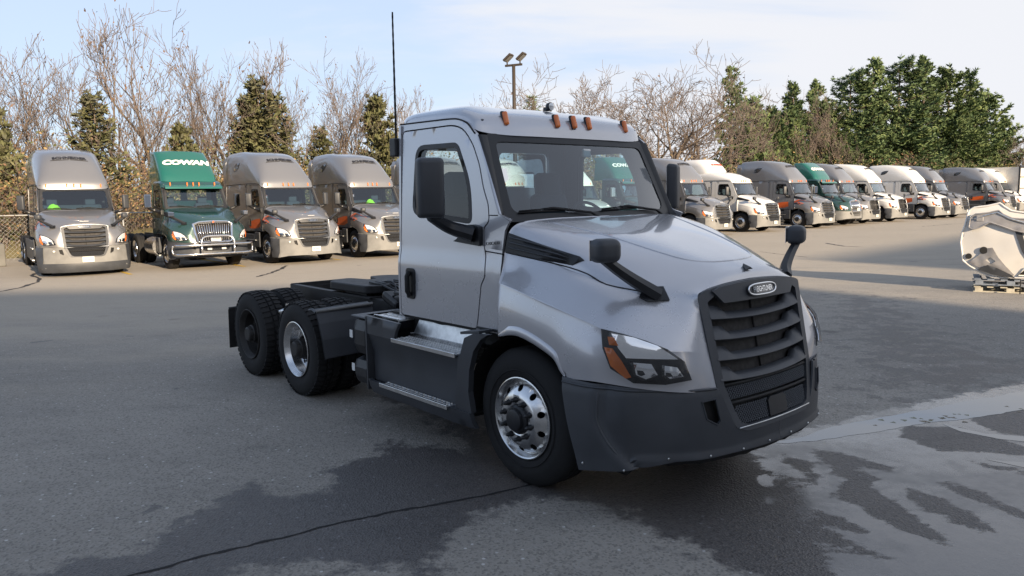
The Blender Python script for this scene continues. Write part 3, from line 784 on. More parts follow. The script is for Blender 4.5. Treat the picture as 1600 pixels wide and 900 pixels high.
    for sgn, y0, y1 in ((1, -.88, -.12), (1, -.02, .78)):
        q = MB(); A = WS(y0, .095, .02); B = WS((y0+y1)/2-.05, .12, .02); C = WS(y1-.05, .05, .03); D = WS(y1+.02, -.02, .03)
        q.tube([A, (A+B)/2, B], .006, 'black', 5); q.tube([(A*.3+B*.7), B, C, D], [.009, .013, .010, .013], 'black', 6)
        q.tube([WS(y0, .082, .012), WS(y1-.28, .10, .012)], .009, 'black', 5); q.build('wiper', P)
    q = MB(); cw = [[Vector((-.20-.0*s_*s_, s_*.93, 1.925)), Vector((-.225-.10*s_*s_, s_*.97, 1.92))] for s_ in [i/8-1 for i in range(17)]]
    q.grid(cw, 'black_plastic'); q.build('cowl', P)
    if hi:
        q = MB(); q.box(WS(.12, .84, -.03), (.03, .09, .07), 'sticker', bev=.01); q.build('sensor', P)
    # ---------------- roof
    if not sleeper:
        base = [(-1.74,0,2.72),(-1.74,.80,2.725),(-1.715,.965,2.74),(-1.30,.995,2.75),(-.96,.995,2.74),(-.80,.985,2.705),(-.675,.955,2.625),(-.60,.75,2.595),(-.572,.40,2.592),(-.565,0,2.592)]
        l1 = [(-1.745,0,2.79),(-1.745,.80,2.79),(-1.71,.955,2.795),(-1.30,.975,2.80),(-.96,.975,2.79),(-.82,.965,2.77),(-.70,.93,2.72),(-.64,.76,2.70),(-.60,.40,2.70),(-.59,0,2.70)]
        l2 = [(-1.735,0,2.845),(-1.735,.76,2.84),(-1.68,.90,2.84),(-1.30,.90,2.845),(-.98,.90,2.835),(-.86,.88,2.81),(-.76,.83,2.775),(-.69,.70,2.765),(-.66,.38,2.765),(-.65,0,2.765)]
        l3 = [(-1.66,0,2.875),(-1.66,.64,2.868),(-1.60,.74,2.868),(-1.30,.72,2.87),(-1.05,.72,2.865),(-.97,.68,2.85),(-.90,.62,2.83),(-.86,.52,2.825),(-.83,.30,2.825),(-.82,0,2.825)]
        l4 = [(-1.3,0,2.88)]*10; l4 = [(-1.45,0,2.875),(-1.45,.25,2.875),(-1.4,.3,2.875),(-1.3,.3,2.882),(-1.2,.3,2.882),(-1.15,.28,2.878),(-1.12,.25,2.876),(-1.1,.2,2.876),(-1.09,.1,2.876),(-1.08,0,2.876)]
        l5 = [(-1.27,0,2.885)]*10
        C_ = [[(a, -b_, c_) for a, b_, c_ in l] for l in (base, l1, l2, l3, l4, l5)]
        rf = MB(); rf.grid(crgrid(C_, 5, 5), paintm, True); ro = rf.build('roof', P, merge=.0005)
        lights = [(-.645, -.71), (-.60, -.19), (-.59, 0), (-.60, .19), (-.645, .71)]
        zl = 2.728
    else:
        roof_stations(P, paintm, midroof, rb)
        lights = [(-.63, -.75), (-.59, -.19), (-.58, 0), (-.59, .19), (-.63, .75)]; zl = 2.70
    for (x, y) in lights:
        q = MB(); q.box((x+.012, y, zl), (.045, .040, .115), 'amber', ry(radians(-16)), bev=.016); 
        q.box((x-.008, y, zl-.002), (.03, .050, .127), 'black_plastic', ry(radians(-14)), bev=.012)
        q.build('marker_light', P)
    # ---------------- mirrors
    for sg in (-1, 1):
        mo = mirrorbox('cab_mirror', P, (-.64, sg*1.44, 2.185), -sg*radians(-27)*1.0 if sg > 0 else radians(-27), (.105, .225, .455), sg)
        q = MB(); f = fside(sg, .02)
        q.prism([(a, b_) for a, b_ in rounded([(-.872,1.765),(-.815,1.79),(-.70,1.895),(-.62,1.905),(-.535,1.885),(-.53,1.738)], [.01,.02,.04,.04,.02,.01], 3)], .05, 'black_plastic', Matrix(((1, 0, 0, 0), (0, 0, -sg*-1, sg*(W(-.7, 1.8)-.01)), (0, 1, 0, 0), (0, 0, 0, 1))))
        A = Vector((-.60, sg*1.08, 1.825)); B = Vector((-.72, sg*1.22, 1.885)); C = Vector((-.68, sg*1.42, 1.975))
        pts = curve([A, B, C], 4); q.tube(pts, [.062-.022*i/8 for i in range(9)], 'black_plastic', 8)
        q.build('mirror_arm', mo, sharp=radians(40))
        hm = mirrorbox('hood_mirror', P, (.835, sg*1.145, 1.765), sg*radians(20), (.14, .20, .155), sg)
        q = MB(); pts = curve([(.835, sg*1.165, 1.715), (.85, sg*1.06, 1.645), (.875, sg*.95, 1.575), (.91, sg*.85, 1.512), (.955, sg*.78, 1.46)], 4)
        q.tube(pts, [.034+.016*(i/16) for i in range(17)], 'black_plastic', 6)
        tmp = MB(); lay(tmp, [(.88,-.85,1.525),(.965,-.735,1.53),(1.01,-.735,1.425),(.93,-.85,1.43),(.885,-.88,1.47)], skin, .02, 'black_plastic', .06, .03, mirror=False)
        if sg > 0: tmp.v = [(a, -b_, c_) for a, b_, c_ in tmp.v]; tmp.f = [ff[::-1] for ff in tmp.f]
        q.add(tmp.v, tmp.f, 'black_plastic', False); q.build('mirror_arm', hm, sharp=radians(40))
    return skin

def vertical_grille(gro, out, st, hi):
    t = MB(); t.tube([fgrille(y, z, .006) for y, z in [(-.60,1.44),(-.43,1.50),(0,1.522),(.43,1.50),(.60,1.44),(.53,.90),(.44,.86),(-.44,.86),(-.53,.90)]], .035, 'chrome', 8, closed=True); t.build('grille_trim', gro)
    for i in range(15):
        y = -.50+1.0*i/14; q = MB()
        q.tube([fgrille(y*.86, .89, -.005), fgrille(y*.93, 1.18, -.003), fgrille(y, 1.46-.05*abs(y), -.005)], .014, 'chrome', 5); q.build('grille_bar', gro)
    q = MB(); q.lathe([(0,0),(.05,0),(.055,.012),(.03,.03),(0,.032)], 'chrome', fgrille(0, 1.50, .02), 14, 'x'); q.lathe([(.03,.033),(0,.034)], 'orange', fgrille(0, 1.50, .02), 14, 'x'); q.build('badge', gro)
def roof_stations(P, paintm, midroof, rb):
    base = [(-3.95,0,2.70),(-3.95,.8,2.70),(-3.95,.995,2.72),(-2.8,1.0,2.74),(-1.8,.998,2.745),(-1.2,.995,2.74),(-.80,.985,2.70),(-.675,.955,2.625),(-.60,.75,2.595),(-.565,0,2.592)]
    l1 = [(-3.95,0,3.0),(-3.95,.8,3.0),(-3.95,.99,3.0),(-2.8,.995,3.0),(-1.8,.99,2.98),(-1.2,.98,2.92),(-.88,.96,2.86),(-.74,.92,2.84),(-.66,.72,2.83),(-.62,0,2.83)]
    l2 = [(-3.95,0,3.4),(-3.95,.8,3.4),(-3.95,.98,3.4),(-2.8,.985,3.38),(-1.9,.965,3.32),(-1.45,.93,3.24),(-1.15,.88,3.18),(-.99,.79,3.16),(-.90,.58,3.16),(-.84,0,3.17)]
    l3 = [(-3.95,0,3.65),(-3.95,.75,3.65),(-3.95,.94,3.65),(-2.8,.95,3.63),(-2.05,.92,3.58),(-1.70,.87,3.53),(-1.45,.80,3.50),(-1.28,.70,3.49),(-1.18,.5,3.49),(-1.12,0,3.5)]
    l4 = [(-3.95,0,3.84),(-3.95,.7,3.84),(-3.93,.86,3.82),(-2.9,.87,3.83),(-2.35,.84,3.81),(-2.08,.80,3.78),(-1.86,.72,3.77),(-1.70,.60,3.765),(-1.60,.4,3.765),(-1.52,0,3.77)]
    l5 = [(-3.93,0,3.92),(-3.93,.6,3.92),(-3.85,.70,3.92),(-3.2,.70,3.94),(-2.8,.68,3.935),(-2.62,.64,3.925),(-2.50,.56,3.915),(-2.38,.44,3.91),(-2.30,.3,3.91),(-2.24,0,3.915)]
    l6 = [(-3.6,0,3.955),(-3.6,.1,3.955),(-3.5,.12,3.955),(-3.3,.14,3.96),(-3.2,.14,3.96),(-3.1,.13,3.96),(-3.05,.11,3.955),(-3.0,.1,3.955),(-2.98,.05,3.955),(-2.95,0,3.955)]
    L_ = [base, l1, l2, l3, l4, l5, l6]
    if midroof: L_ = [[(a, b, c if c < 2.76 else 2.76+(c-2.76)*.42) for a, b, c in l] for l in L_]
    C_ = [[(a, -b_, c_) for a, b_, c_ in l] for l in L_]
    g = crgrid(C_, 4, 3); rf = MB(); rf.grid(g, paintm, True); ro = rf.build('roof', P, merge=.0005)
    skin = Skin(g, Vector((-2.5, 0, 3.0)))
    for s in (-1, 1):
        q = MB()
        q.tube([(-.66, s*.985, 2.64), (-.80, s*1.0, 2.715), (-1.0, s*1.008, 2.748), (-1.8, s*1.012, 2.752), (-3.9, s*1.010, 2.735)], .008, 'black', 5)
        q.tube([(-1.92, s*1.055, 1.1), (-1.92, s*1.05, 1.7), (-1.92, s*1.0, 2.74)], .007, 'black', 5)
        q.build('sleeper_seam', P)
        # extender behind the sleeper
        q = MB(); q.box((-4.12, s*.965, 2.32), (.30, .03, 2.5), paintm, bev=.01); q.box((-4.12, s*.915, 3.66), (.30, .03, .22), paintm, rx(s*.45)); q.build('side_extender', P)
        q = MB(); q.box((-2.95, s*1.18, .68), (2.2, .05, .66), 'dark_plastic', bev=.02); q.box((-1.35, s*1.2, .66), (1.0, .05, .66), 'dark_plastic', bev=.02)
        q.box((-.62, s*1.2, .80), (.40, .05, .52), 'dark_plastic', bev=.02)
        q.box((-1.2, s*1.24, .42), (.9, .06, .03), 'alu_dull'); q.box((-1.15, s*1.22, .78), (.9, .06, .03), 'alu_dull')
        q.build('chassis_fairing', P)
        # cab front corner over the arch
        if not midroof:
            q = MB(); tmp = MB(); lay(tmp, [(-3.05,-.98,3.22),(-3.0,-.97,3.42),(-2.82,-.96,3.50),(-2.48,-.95,3.52),(-2.62,-.96,3.34),(-2.80,-.98,3.24)], skin, .006, 'windshield_glass' if 0 else 'lamp_dark', .2, .01, mirror=False)
            if s > 0: tmp.v = [(a, -b_, c_) for a, b_, c_ in tmp.v]; tmp.f = [ff[::-1] for ff in tmp.f]
            tmp.build('sleeper_window', P)
    return skin
def interior(P):
    q = MB()
    for y in (-.55, .55):
        pass
    for y in (-.56, .52):
        s = MB()
        s.box((-1.18, y, 1.45), (.52, .54, .16), 'seat', bev=.05)
        s.box((-1.42, y, 1.80), (.15, .52, .68), 'seat', ry(radians(-8)), taper=(.8, .82), bev=.05)
        s.box((-1.47, y, 2.22), (.11, .30, .24), 'seat', ry(radians(-6)), bev=.045)
        s.box((-1.15, y, 1.22), (.3, .3, .32), 'black'); s.build('seat', P)
    q.box((-.52, 0, 1.72), (.42, 1.92, .34), 'interior', bev=.06); q.box((-.60, .55, 1.86), (.30, .62, .12), 'interior', bev=.05)
    q.build('dashboard', P)
    w = MB(); c = Vector((-.86, .52, 1.86)); R_ = ry(radians(-32))
    ring = [c+R_ @ Vector((0, .225*cos(2*pi*i/24), .225*sin(2*pi*i/24))) for i in range(24)]
    w.tube(ring, .015, 'black', 6, closed=True)
    for a in (0, 2.1, 4.2): w.tube([c, c+R_ @ Vector((0, .22*cos(a), .22*sin(a)))], .014, 'black', 5)
    w.tube([c, c+Vector((.28, 0, -.15))], .03, 'black', 6); w.build('steering_wheel', P)
    h = MB(); h.box((-1.2, 0, 2.70), (1.05, 1.84, .04), 'headliner', bev=.015); h.box((-.78, 0, 2.63), (.22, 1.7, .12), 'headliner', bev=.03); h.build('headliner', P)
def frame_rails(P, x0, x1, w=.43):
    q = MB()
    for s in (-1, 1):
        q.box(((x0+x1)/2, s*w, .88), (x1-x0, .012, .27), 'chassis'); q.box(((x0+x1)/2, s*(w-.035), 1.01), (x1-x0, .08, .012), 'chassis'); q.box(((x0+x1)/2, s*(w-.035), .75), (x1-x0, .08, .012), 'chassis')
    for x in [x0+.06+i*(x1-x0-.1)/5 for i in range(6)]: q.box((x, 0, .88), (.08, 2*w, .2), 'chassis')
    q.build('frame_rail', P)
def drive_axles(P, WB, kinds, hi):
    for x, k in ((-WB+.66, kinds[0]), (-WB-.66, kinds[1])):
        q = MB(); q.tube([(x, -.95, .51), (x, -.35, .51), (x, -.28, .53), (x, .28, .53), (x, .35, .51), (x, .95, .51)], [.075, .075, .19, .19, .075, .075], 'chassis', 10)
        for s in (-1, 1): q.lathe([(.12, -.14), (.14, 0), (.12, .14)], 'chassis', (x+.28, s*.5, .62), 12, 'z')
        q.build('axle', P)
        for s in (-1, 1): wheel(P, 'wheel', (x, s*1.215, .51), k, s, hi)
def day_cab():
    root = empty('truck_tractor', (.922, 6.0753, 0), radians(-49.664))
    tag(root, 'large silver day cab truck standing alone in the foreground of the wet yard', 'truck')
    P = root; WB = 4.288
    cascadia(P, 'silver', True)
    interior(P)
    frame_rails(P, -5.45, -.3)
    drive_axles(P, WB, ('drive_alu', 'drive_dark'), True)
    for s in (-1, 1): wheel(P, 'wheel', (0, s*1.135, .51), 'steer', s, True)
    q = MB(); q.tube([(0, -1.0, .5), (0, -.5, .42), (0, .5, .42), (0, 1.0, .5)], .06, 'chassis', 8); q.box((.25, 0, .72), (1.6, .82, .45), 'black'); q.box((.55,0,.95),(.9,1.0,.5),'black'); q.build('axle', P)
    # inner wheel-arch liners
    for s in (-1, 1):
        q = MB(); rows = []
        for i in range(17):
            a = pi*(-.02)+pi*1.04*i/16; rows.append([Vector((.6*cos(a)-.02, s*1.14, .50+.60*sin(a))), Vector((.6*cos(a)-.02, s*.62, .50+.60*sin(a)))])
        q.grid(rows, 'black'); q.build('wheel_arch_liner', P)
    # ---------------- side fairing with steps
    for s in (-1, 1):
        q = MB(); m = 'dark_plastic'
        Y = lambda a, b_: 1.215-.03*max(0, (b_-.9)/.2)-.02*(1 if 0 else 0)
        fs = lambda d: (lambda a, b_, o: Vector((a, s*(d+o), b_)))
        upper = rounded([(-2.07,.84),(-1.62,.86),(-1.55,.885),(-1.50,1.035),(-2.075,1.045)], [.01,.02,.04,.02,.01], 3)
        upper = [(-2.055,.885),(-1.63,.885),(-1.585,.90),(-1.56,.96),(-1.50,1.04),(-2.07,1.05)]
        sheet(q, upper, [], fs(1.225), m, .1, .1, .03)
        mid = [(-2.03,.45),(-.76,.45),(-.70,.60),(-.66,.868),(-1.62,.885),(-2.055,.885)]
        sheet(q, mid, [], lambda a, b_, o: Vector((a, s*(1.165+o+.05*max(0, (b_-.72)/.16)), b_)), m, .1, .1, .03)
        low = [(-1.985,.345),(-.87,.335),(-.76,.33),(-.455,.34),(-.49,.46),(-1.98,.46),(-2.02,.47)]
        sheet(q, low, [], lambda a, b_, o: Vector((a, s*(1.245+o-.03*max(0, (.42-b_)/.08)), b_)), m, .1, .1, .04)
        # front upright that meets the wheel arch
        fr = [(-.70,.46),(-.49,.46),(-.525,.62),(-.505,.80),(-.45,.95),(-.36,1.05),(-.27,1.10),(-.45,1.085),(-.56,1.04),(-.62,.90),(-.65,.88),(-.67,.70)]
        sheet(q, fr, [], fs(1.225), m, .1, .08, .05)
        # top of upright and returns
        q.box((-.51, s*1.13, 1.085), (.24, .16, .02), m, ry(radians(-8)))
        q.box((-2.065, s*1.10, .70), (.02, .26, .68), m); q.box((-1.30, s*1.05, .40), (1.42, .30, .02), 'black')
        q.box((-1.60, s*1.03, .455), (.76, .26, .014), m); q.box((-.72, s*1.19, .455), (.10, .10, .014), m)
        q.build('side_fairing', P, sharp=radians(40))
        # treads
        def tread(name, x0, x1, y0, y1, z, skew=0.0):
            t = MB(); t.box(((x0+x1)/2, s*(y0+y1)/2, z-.012), (x1-x0, abs(y1-y0), .014), 'alu_dull', bev=.003)
            t.box(((x0+x1)/2, s*y1, z-.012), (x1-x0, .012, .036), 'alu', bev=.003)
            t.box(((x0+x1)/2, s*y0, z+.012), (x1-x0, .012, .03), 'alu', bev=.003)
            nx_ = int((x1-x0)/.034); ny_ = 5
            for i in range(nx_):
                for j in range(ny_):
                    xx = x0+.02+(x1-x0-.04)*(i+.5*(j % 2))/nx_; yy = y0+.02+(y1-y0-.035)*j/(ny_-1)
                    t.box((xx, s*yy, z-.002), (.018, .011, .010), 'alu' , rz(s*(.6 if (i+j) % 2 else -.6)))
            t.build(name, P)
        tread('step', -1.60, -.66, 1.045, 1.245, .900)
        tread('step', -1.80, -.76, 1.085, 1.262, .468)
        tread('deck_plate', -2.02, -1.60, .86, 1.16, 1.058)
        t = MB(); t.add([(-1.56, s*1.05, .905), (-.68, s*1.05, .905), (-.56, s*1.0, 1.065), (-1.50, s*1.0, 1.07)], [(0, 1, 2, 3)], 'alu_dull')
        t.box((-1.12, s*1.046, .918), (.90, .01, .03), 'alu'); t.box((-1.0, s*.99, 1.02), (1.2, .02, .12), 'black')
        t.build('step_riser', P)
        # black bits under the door
        t = MB(); t.tube([(-1.6, s*.98, 1.06), (-1.2, s*1.0, 1.05), (-1.0, s*1.02, 1.075), (-.7, s*.98, 1.06)], .012, 'black', 5); t.build('sill_pipe', P)
        # tank behind the fairing
        t = MB(); t.box((-2.33, s*.87, .80), (.44, .56, .40), 'black_plastic', bev=.13); t.box((-2.33, s*.86, .99), (.40, .54, .02), 'dark_plastic', bev=.01)
        t.box((-2.35, s*.87, .46), (.40, .54, .28), 'black_plastic', bev=.10)
        t.build('battery_box', P)
        for z_ in (.80, .47):
            t = MB(); t.box((-2.49, s*(1.153 if z_ > .6 else 1.143), z_+.02), (.055, .003, .075), 'sticker'); t.build('sticker', P)
        # quarter fender ahead of the drive tyres
        rows = []
        for (x, z) in ((-3.20, .985), (-3.13, 1.0), (-3.05, .975), (-2.99, .86), (-2.93, .70), (-2.88, .52)):
            rows.append([Vector((x, s*1.24, z)), Vector((x, s*1.22, z+.004)), Vector((x, s*.60, z+.02))])
        t = MB(); t.grid(rows, 'dark_plastic', smooth=False); t.grid([[a+Vector((-.02, 0, -.012)) for a in r] for r in rows], 'dark_plastic')
        t.tube([rows[0][0], rows[1][0], rows[2][0]], .014, 'dark_plastic', 6)
        t.tube([(-3.05, s*1.24, .985), (-3.03, s*.6, 1.005)], .018, 'grey_plastic', 6)
        t.build('quarter_fender', P, sharp=.5)
        # rear mud flap
        t = MB(); t.box((-5.58, s*.93, .50), (.012, .60, .50), 'rubber', ry(radians(3)))
        t.tube([(-5.56, s*.35, .80), (-5.57, s*1.22, .76)], .018, 'chassis', 6); t.build('mud_flap', P)
    # ---------------- things on the frame
    q = MB(); # fifth wheel
    fw_ = rounded([(-.45,-.50),(.35,-.46),(.42,-.30),(.42,.30),(.35,.46),(-.45,.50),(-.60,.36),(-.62,.14),(-.28,.05),(-.28,-.05),(-.62,-.14),(-.60,-.36)], .05, 3)
    q.prism(fw_, .09, 'chassis', Matrix.Translation((-3.75, 0, 1.06)), bev=.012)
    q.box((-3.75, .36, 1.02), (.5, .08, .10), 'chassis'); q.box((-3.75, -.36, 1.02), (.5, .08, .10), 'chassis'); q.box((-3.75, 0, 1.02), (.9, .95, .02), 'chassis')
    q.build('fifth_wheel', P)
    q = MB(); q.box((-2.35, 0, 1.12), (.95, .92, .035), 'chassis', bev=.008)
    for i in range(7): q.box((-2.72+i*.125, 0, 1.145), (.05, .88, .014), 'chassis')
    q.box((-1.84, 0, 1.30), (.10, 1.5, .06), 'chassis', bev=.01)
    q.build('catwalk', P)
    q = MB()
    random.seed(5)
    for i in range(9):
        y = -.32+.08*i; x0 = -1.86; sag = .28+.18*random.random(); dy = random.uniform(-.25, .25)
        pts = [(x0-t*1.7, y+dy*sin(pi*t), 1.42-.25*t-sag*sin(pi*min(1, t*1.05))*.6) for t in [k/10 for k in range(11)]]
        q.tube(pts, random.choice([.010, .013, .016]), 'hose', 5)
    for i in range(10):
        y = random.uniform(-.4, .4); x = random.uniform(-3.4, -2.0); l = random.uniform(.3, .9)
        q.tube(curve([(x, y, 1.06), (x-l*.3, y+.08, 1.12+random.random()*.07), (x-l*.7, y-.06, 1.10), (x-l, y, 1.03)], 4), .011, 'hose', 5)
    q.build('air_hoses', P)
    q = MB(); q.tube([(-2.05, -.22, 1.20), (-2.18, -.16, 1.20)], .045, 'hose_yellow', 8); q.tube([(-2.1, .10, 1.22), (-2.3, .12, 1.20)], .03, 'hose_yellow', 8); q.build('coupling', P)
    q = MB(); 
    for s in (-1, 1): q = MB(); q.tube([(-2.65, s*.60, .80), (-3.0, s*.60, .80)], .13, 'chassis', 12); q.build('air_tank', P)
    q = MB(); q.tube([(-2.9, .25, 1.12), (-3.3, .25, 1.13)], .05, 'alu_dull', 8); q.build('shaft', P)
    q = MB()
    q.box((-2.85, -.44, 1.04), (.30, .14, .10), 'black_plastic', ry(radians(20)), bev=.03); q.build('valve_box', P)
    q = MB(); q.box((-5.42, 0, .9), (.04, .86, .25), 'chassis'); q.build('end_plate', P)
    q = MB(); q.box((-5.47, 0, .62), (.05, 1.5, .10), 'chassis'); q.box((-5.5, -.5, .62), (.03, .22, .08), 'amber', bev=.01); q.box((-5.5, .5, .62), (.03, .22, .08), 'amber', bev=.01); q.build('tail_lights', P)
    # small chrome valve/bracket seen between the drive tyres
    q = MB(); q.tube([(-4.02, -1.10, .90), (-4.10, -1.17, .86)], .03, 'alu', 6); q.box((-4.02, -1.1, .93), (.08, .04, .05), 'alu'); q.build('bracket', P)
    # cb whip on the rear corner, work lamp on the roof
    q = MB(); q.box((-1.79, -1.0, 2.56), (.10, .10, .16), 'black_plastic', bev=.012)
    q.build('antenna_bracket', P)
    q = MB(); A = Vector((-1.80, -1.0, 2.58)); B = Vector((-1.79, -1.0, 3.72))
    pts = [A.lerp(B, i/30) for i in range(31)]; q.tube(pts, [.011*(1-.35*i/30)+.002*(i % 2) for i in range(31)], 'black', 6); q.build('antenna', P)
    q = MB(); q.lathe([(.0, .0), (.034, .0), (.038, .03), (.024, .05), (0, .055)], 'black_plastic', (-1.0, .10, 2.905), 14, 'x'); q.lathe([(.034, .045), (.0, .066)], 'lamp_white', (-1.0, .10, 2.905), 14, 'x')
    q.box((-1.02, .10, 2.885), (.04, .05, .03), 'black_plastic'); q.build('roof_lamp', P)
    return root
# ============================================================ parked trucks
def subtree(o):
    out = [o]
    for c in o.children: out += subtree(c)
    return out
def copy_tree(o, parent=None, swap=None, skip=()):
    c = o.copy(); COL.objects.link(c); c.parent = parent
    if swap and o.type == 'MESH':
        for sl in c.material_slots:
            if sl.material and sl.material.name in swap:
                m = M[swap[sl.material.name]]; sl.link = 'OBJECT'; sl.material = m
    for ch in o.children:
        if ch.get('_opt') and ch['_opt'] in skip: continue
        copy_tree(ch, c, swap, skip)
    return c
def roof_text(P, txt, x, z, size, m, skin=None, tilt=52, shear=0, xs=1.0, w=0, bold=.004, bars=False):
    """lettering facing forward on the roof slope"""
    q = MB(); t = radians(tilt)
    ax = Vector((0, 1, 0)); up_ = Vector((-cos(t), 0, sin(t))); n = ax.cross(up_)
    mt = Matrix(((ax.x, up_.x, n.x, x), (ax.y, up_.y, n.y, 0), (ax.z, up_.z, n.z, z), (0, 0, 0, 1)))
    if skin is None:
        put_text(q, txt, size, m, mt, depth=.008, shear=shear, xscale=xs, offset=bold)
    else:
        V, F = text_mesh(txt, size, m, .008, shear, xs, bold); out = []
        for v in V: 
            b = mt @ Vector((v[0], v[1], 0)); b2 = Vector((b.x, -abs(b.y), b.z)); h = skin.t.ray_cast(Vector((b.x, b2.y, b.z))+n*.8, -n)
            p = h[0] if h[0] is not None else b2
            out.append(Vector((p.x, b.y, p.z))+n*(.022+v[2]))
        q.add(out, F, m)
        if bars:
            for (a0, a1) in ((-.5, -.02), (.02, .5)):
                vv = []
                for b_ in (-size*.62, -size*.48):
                    for k in range(7):
                        a = (a0+(a1-a0)*k/6)*w; b = mt @ Vector((a, b_, 0)); h = skin.t.ray_cast(Vector((b.x, -abs(b.y), b.z))+n*.8, -n); p = h[0] if h[0] is not None else b
                        vv.append(Vector((p.x, b.y, p.z))+n*.008)
                q.add(vv, [(k, k+1, 8+k, 7+k) for k in range(6)], m)
    o = q.build('lettering', P); return o
def stripes(P, hoodskin):
    """orange sweep on door and fender"""
    for s in (-1, 1):
        q = MB(); sheet(q, [(-1.66,1.30),(-1.5,1.42),(-1.0,1.50),(-.64,1.52),(-.62,1.26),(-.9,1.18),(-1.5,1.16),(-1.66,1.22)], [], fside(s, .006), 'orange', .2, .2); o = q.build('door_stripe', P); o['_opt'] = 'stripe'
    for pts, mm in (([(-.22,-1.10,1.56),(.02,-1.10,1.66),(.35,-1.05,1.60),(.72,-.97,1.50),(.74,-.97,1.475),(.36,-1.05,1.555),(.12,-1.08,1.60),(.02,-1.12,1.52),(.20,-1.14,1.46),(.40,-1.15,1.40),(.22,-1.16,1.35),(-.02,-1.16,1.36),(-.22,-1.16,1.40)], 'orange'),
                    ([(-.20,-1.15,1.46),(-.05,-1.16,1.47),(.04,-1.17,1.41),(.14,-1.16,1.45),(.22,-1.17,1.40),(.10,-1.18,1.36),(-.2,-1.18,1.40)], 'lettering_black')):
        q = MB(); lay(q, pts, hoodskin, .008 if mm == 'orange' else .012, mm, .15, 0); 
        for o in q.build_lr('fender_stripe', P): o['_opt'] = 'stripe'
def under(P, WB, x_end, hi=False, wk=('drive_alu', 'drive_alu'), tank=False):
    frame_rails(P, x_end, -.3)
    drive_axles(P, WB, wk, hi)
    for s in (-1, 1): wheel(P, 'wheel', (0, s*1.135, .51), 'steer', s, hi)
    q = MB(); q.box((.3, 0, .72), (1.5, .8, .5), 'black'); q.box((-1.0, 0, .7), (1.4, 1.6, .6), 'black'); q.box((.6, 0, .95), (.9, 1.0, .5), 'black'); q.build('engine_block', P)
    for s in (-1, 1):
        q = MB(); rows = []
        for i in range(13):
            a = pi*i/12; rows.append([Vector((.6*cos(a)-.02, s*1.12, .50+.60*sin(a))), Vector((.6*cos(a)-.02, s*.62, .50+.60*sin(a)))])
        q.grid(rows, 'black'); q.build('wheel_arch_liner', P)
def simple_inside(P, sleeper=True):
    q = MB(); q.box((-.55, 0, 1.70), (.45, 1.9, .36), 'interior', bev=.05)
    q.build('dashboard', P)
    for y in (-.56, .52):
        s = MB(); s.box((-1.42, y, 1.75), (.16, .5, .7), 'seat', ry(-.12), bev=.05); s.box((-1.47, y, 2.2), (.11, .3, .22), 'seat', bev=.04); s.box((-1.18, y, 1.45), (.5, .5, .15), 'seat', bev=.04); s.build('seat', P)
    if sleeper:
        q = MB(); q.box((-2.0, 0, 1.9), (.05, 2.0, 1.6), 'interior'); q.box((-1.3, 0, 2.72), (1.3, 1.86, .03), 'headliner'); q.build('curtain', P)
    else:
        q = MB(); q.box((-1.2, 0, 2.70), (1.05, 1.84, .04), 'headliner'); q.build('headliner', P)
def plate_(P, z=.50, y=0.0):
    q = MB(); q.box((1.425, y, z), (.012, .31, .16), 'plate', bev=.004)
    V, F = text_mesh('2E 0436', .075, 'x', .002, 0, .9)
    q.add([(1.433, a+y, z+b) for a, b, c in V], F, 'lettering_black'); q.build('number_plate', P)
def sleeper_proto():
    root = empty('sleeper_truck'); P = root
    sk = cascadia(P, 'grey_paint', False, True, 'grey_plastic', grille_trim='alu_dull')
    for o in list(P.children):
        if o.name.startswith('roof'): roofo = o
    g = roofo.data
    rs = Skin_from_mesh(g)
    o = roof_text(P, 'SCHNEIDER', -1.28, 3.52, .16, 'lettering_black', rs, 40, xs=1.12, w=1.05, bold=.006, bars=True); o['_opt'] = 'text'
    stripes(P, sk); under(P, 5.75, -6.95); simple_inside(P); plate_(P)
    # darker bumper ends
    for s in (-1, 1):
        q = MB(); f = fbump(s); L_ = _BL[-1]
        sheet(q, [(1.20,.885),(1.30,.895),(L_-.01,.910),(L_-.17,.25),(1.25,.25),(1.20,.40)], [], lambda a, z, o, f=f: f(a, z, o+.006), 'dark_plastic', .15, .15, .006); q.build('bumper_end', P)
        q = MB(); p = f(.86, .76, .01); q.lathe([(.035, 0), (.03, .012), (0, .015)], 'lamp_white', p, 10, 'x'); q.build('fog_lamp', P)
    q = MB(); q.box((1.12, 0, 1.615), (.03, .24, .02), 'lamp_white', bev=.005); q.build('hood_badge', P)
    return root
def Skin_from_mesh(me):
    s = Skin.__new__(Skin); s.inside = Vector((-2.5, 0, 3.0))
    s.t = BVHTree.FromPolygons([v.co for v in me.vertices], [tuple(p.vertices) for p in me.polygons]); return s
def vest(P):
    q = MB(); random.seed(3); rows = []
    for i in range(9):
        rows.append([Vector((-.50-.16*j/5+random.uniform(-.015, .015), -.80+.42*i/8, 1.93+.19*math.sin(pi*min(1, max(0, i/8)))*(j/5)+random.uniform(-.015, .02))) for j in range(6)])
    q.grid(rows, 'hi_vis'); o = q.build('hi_vis_vest'); return o
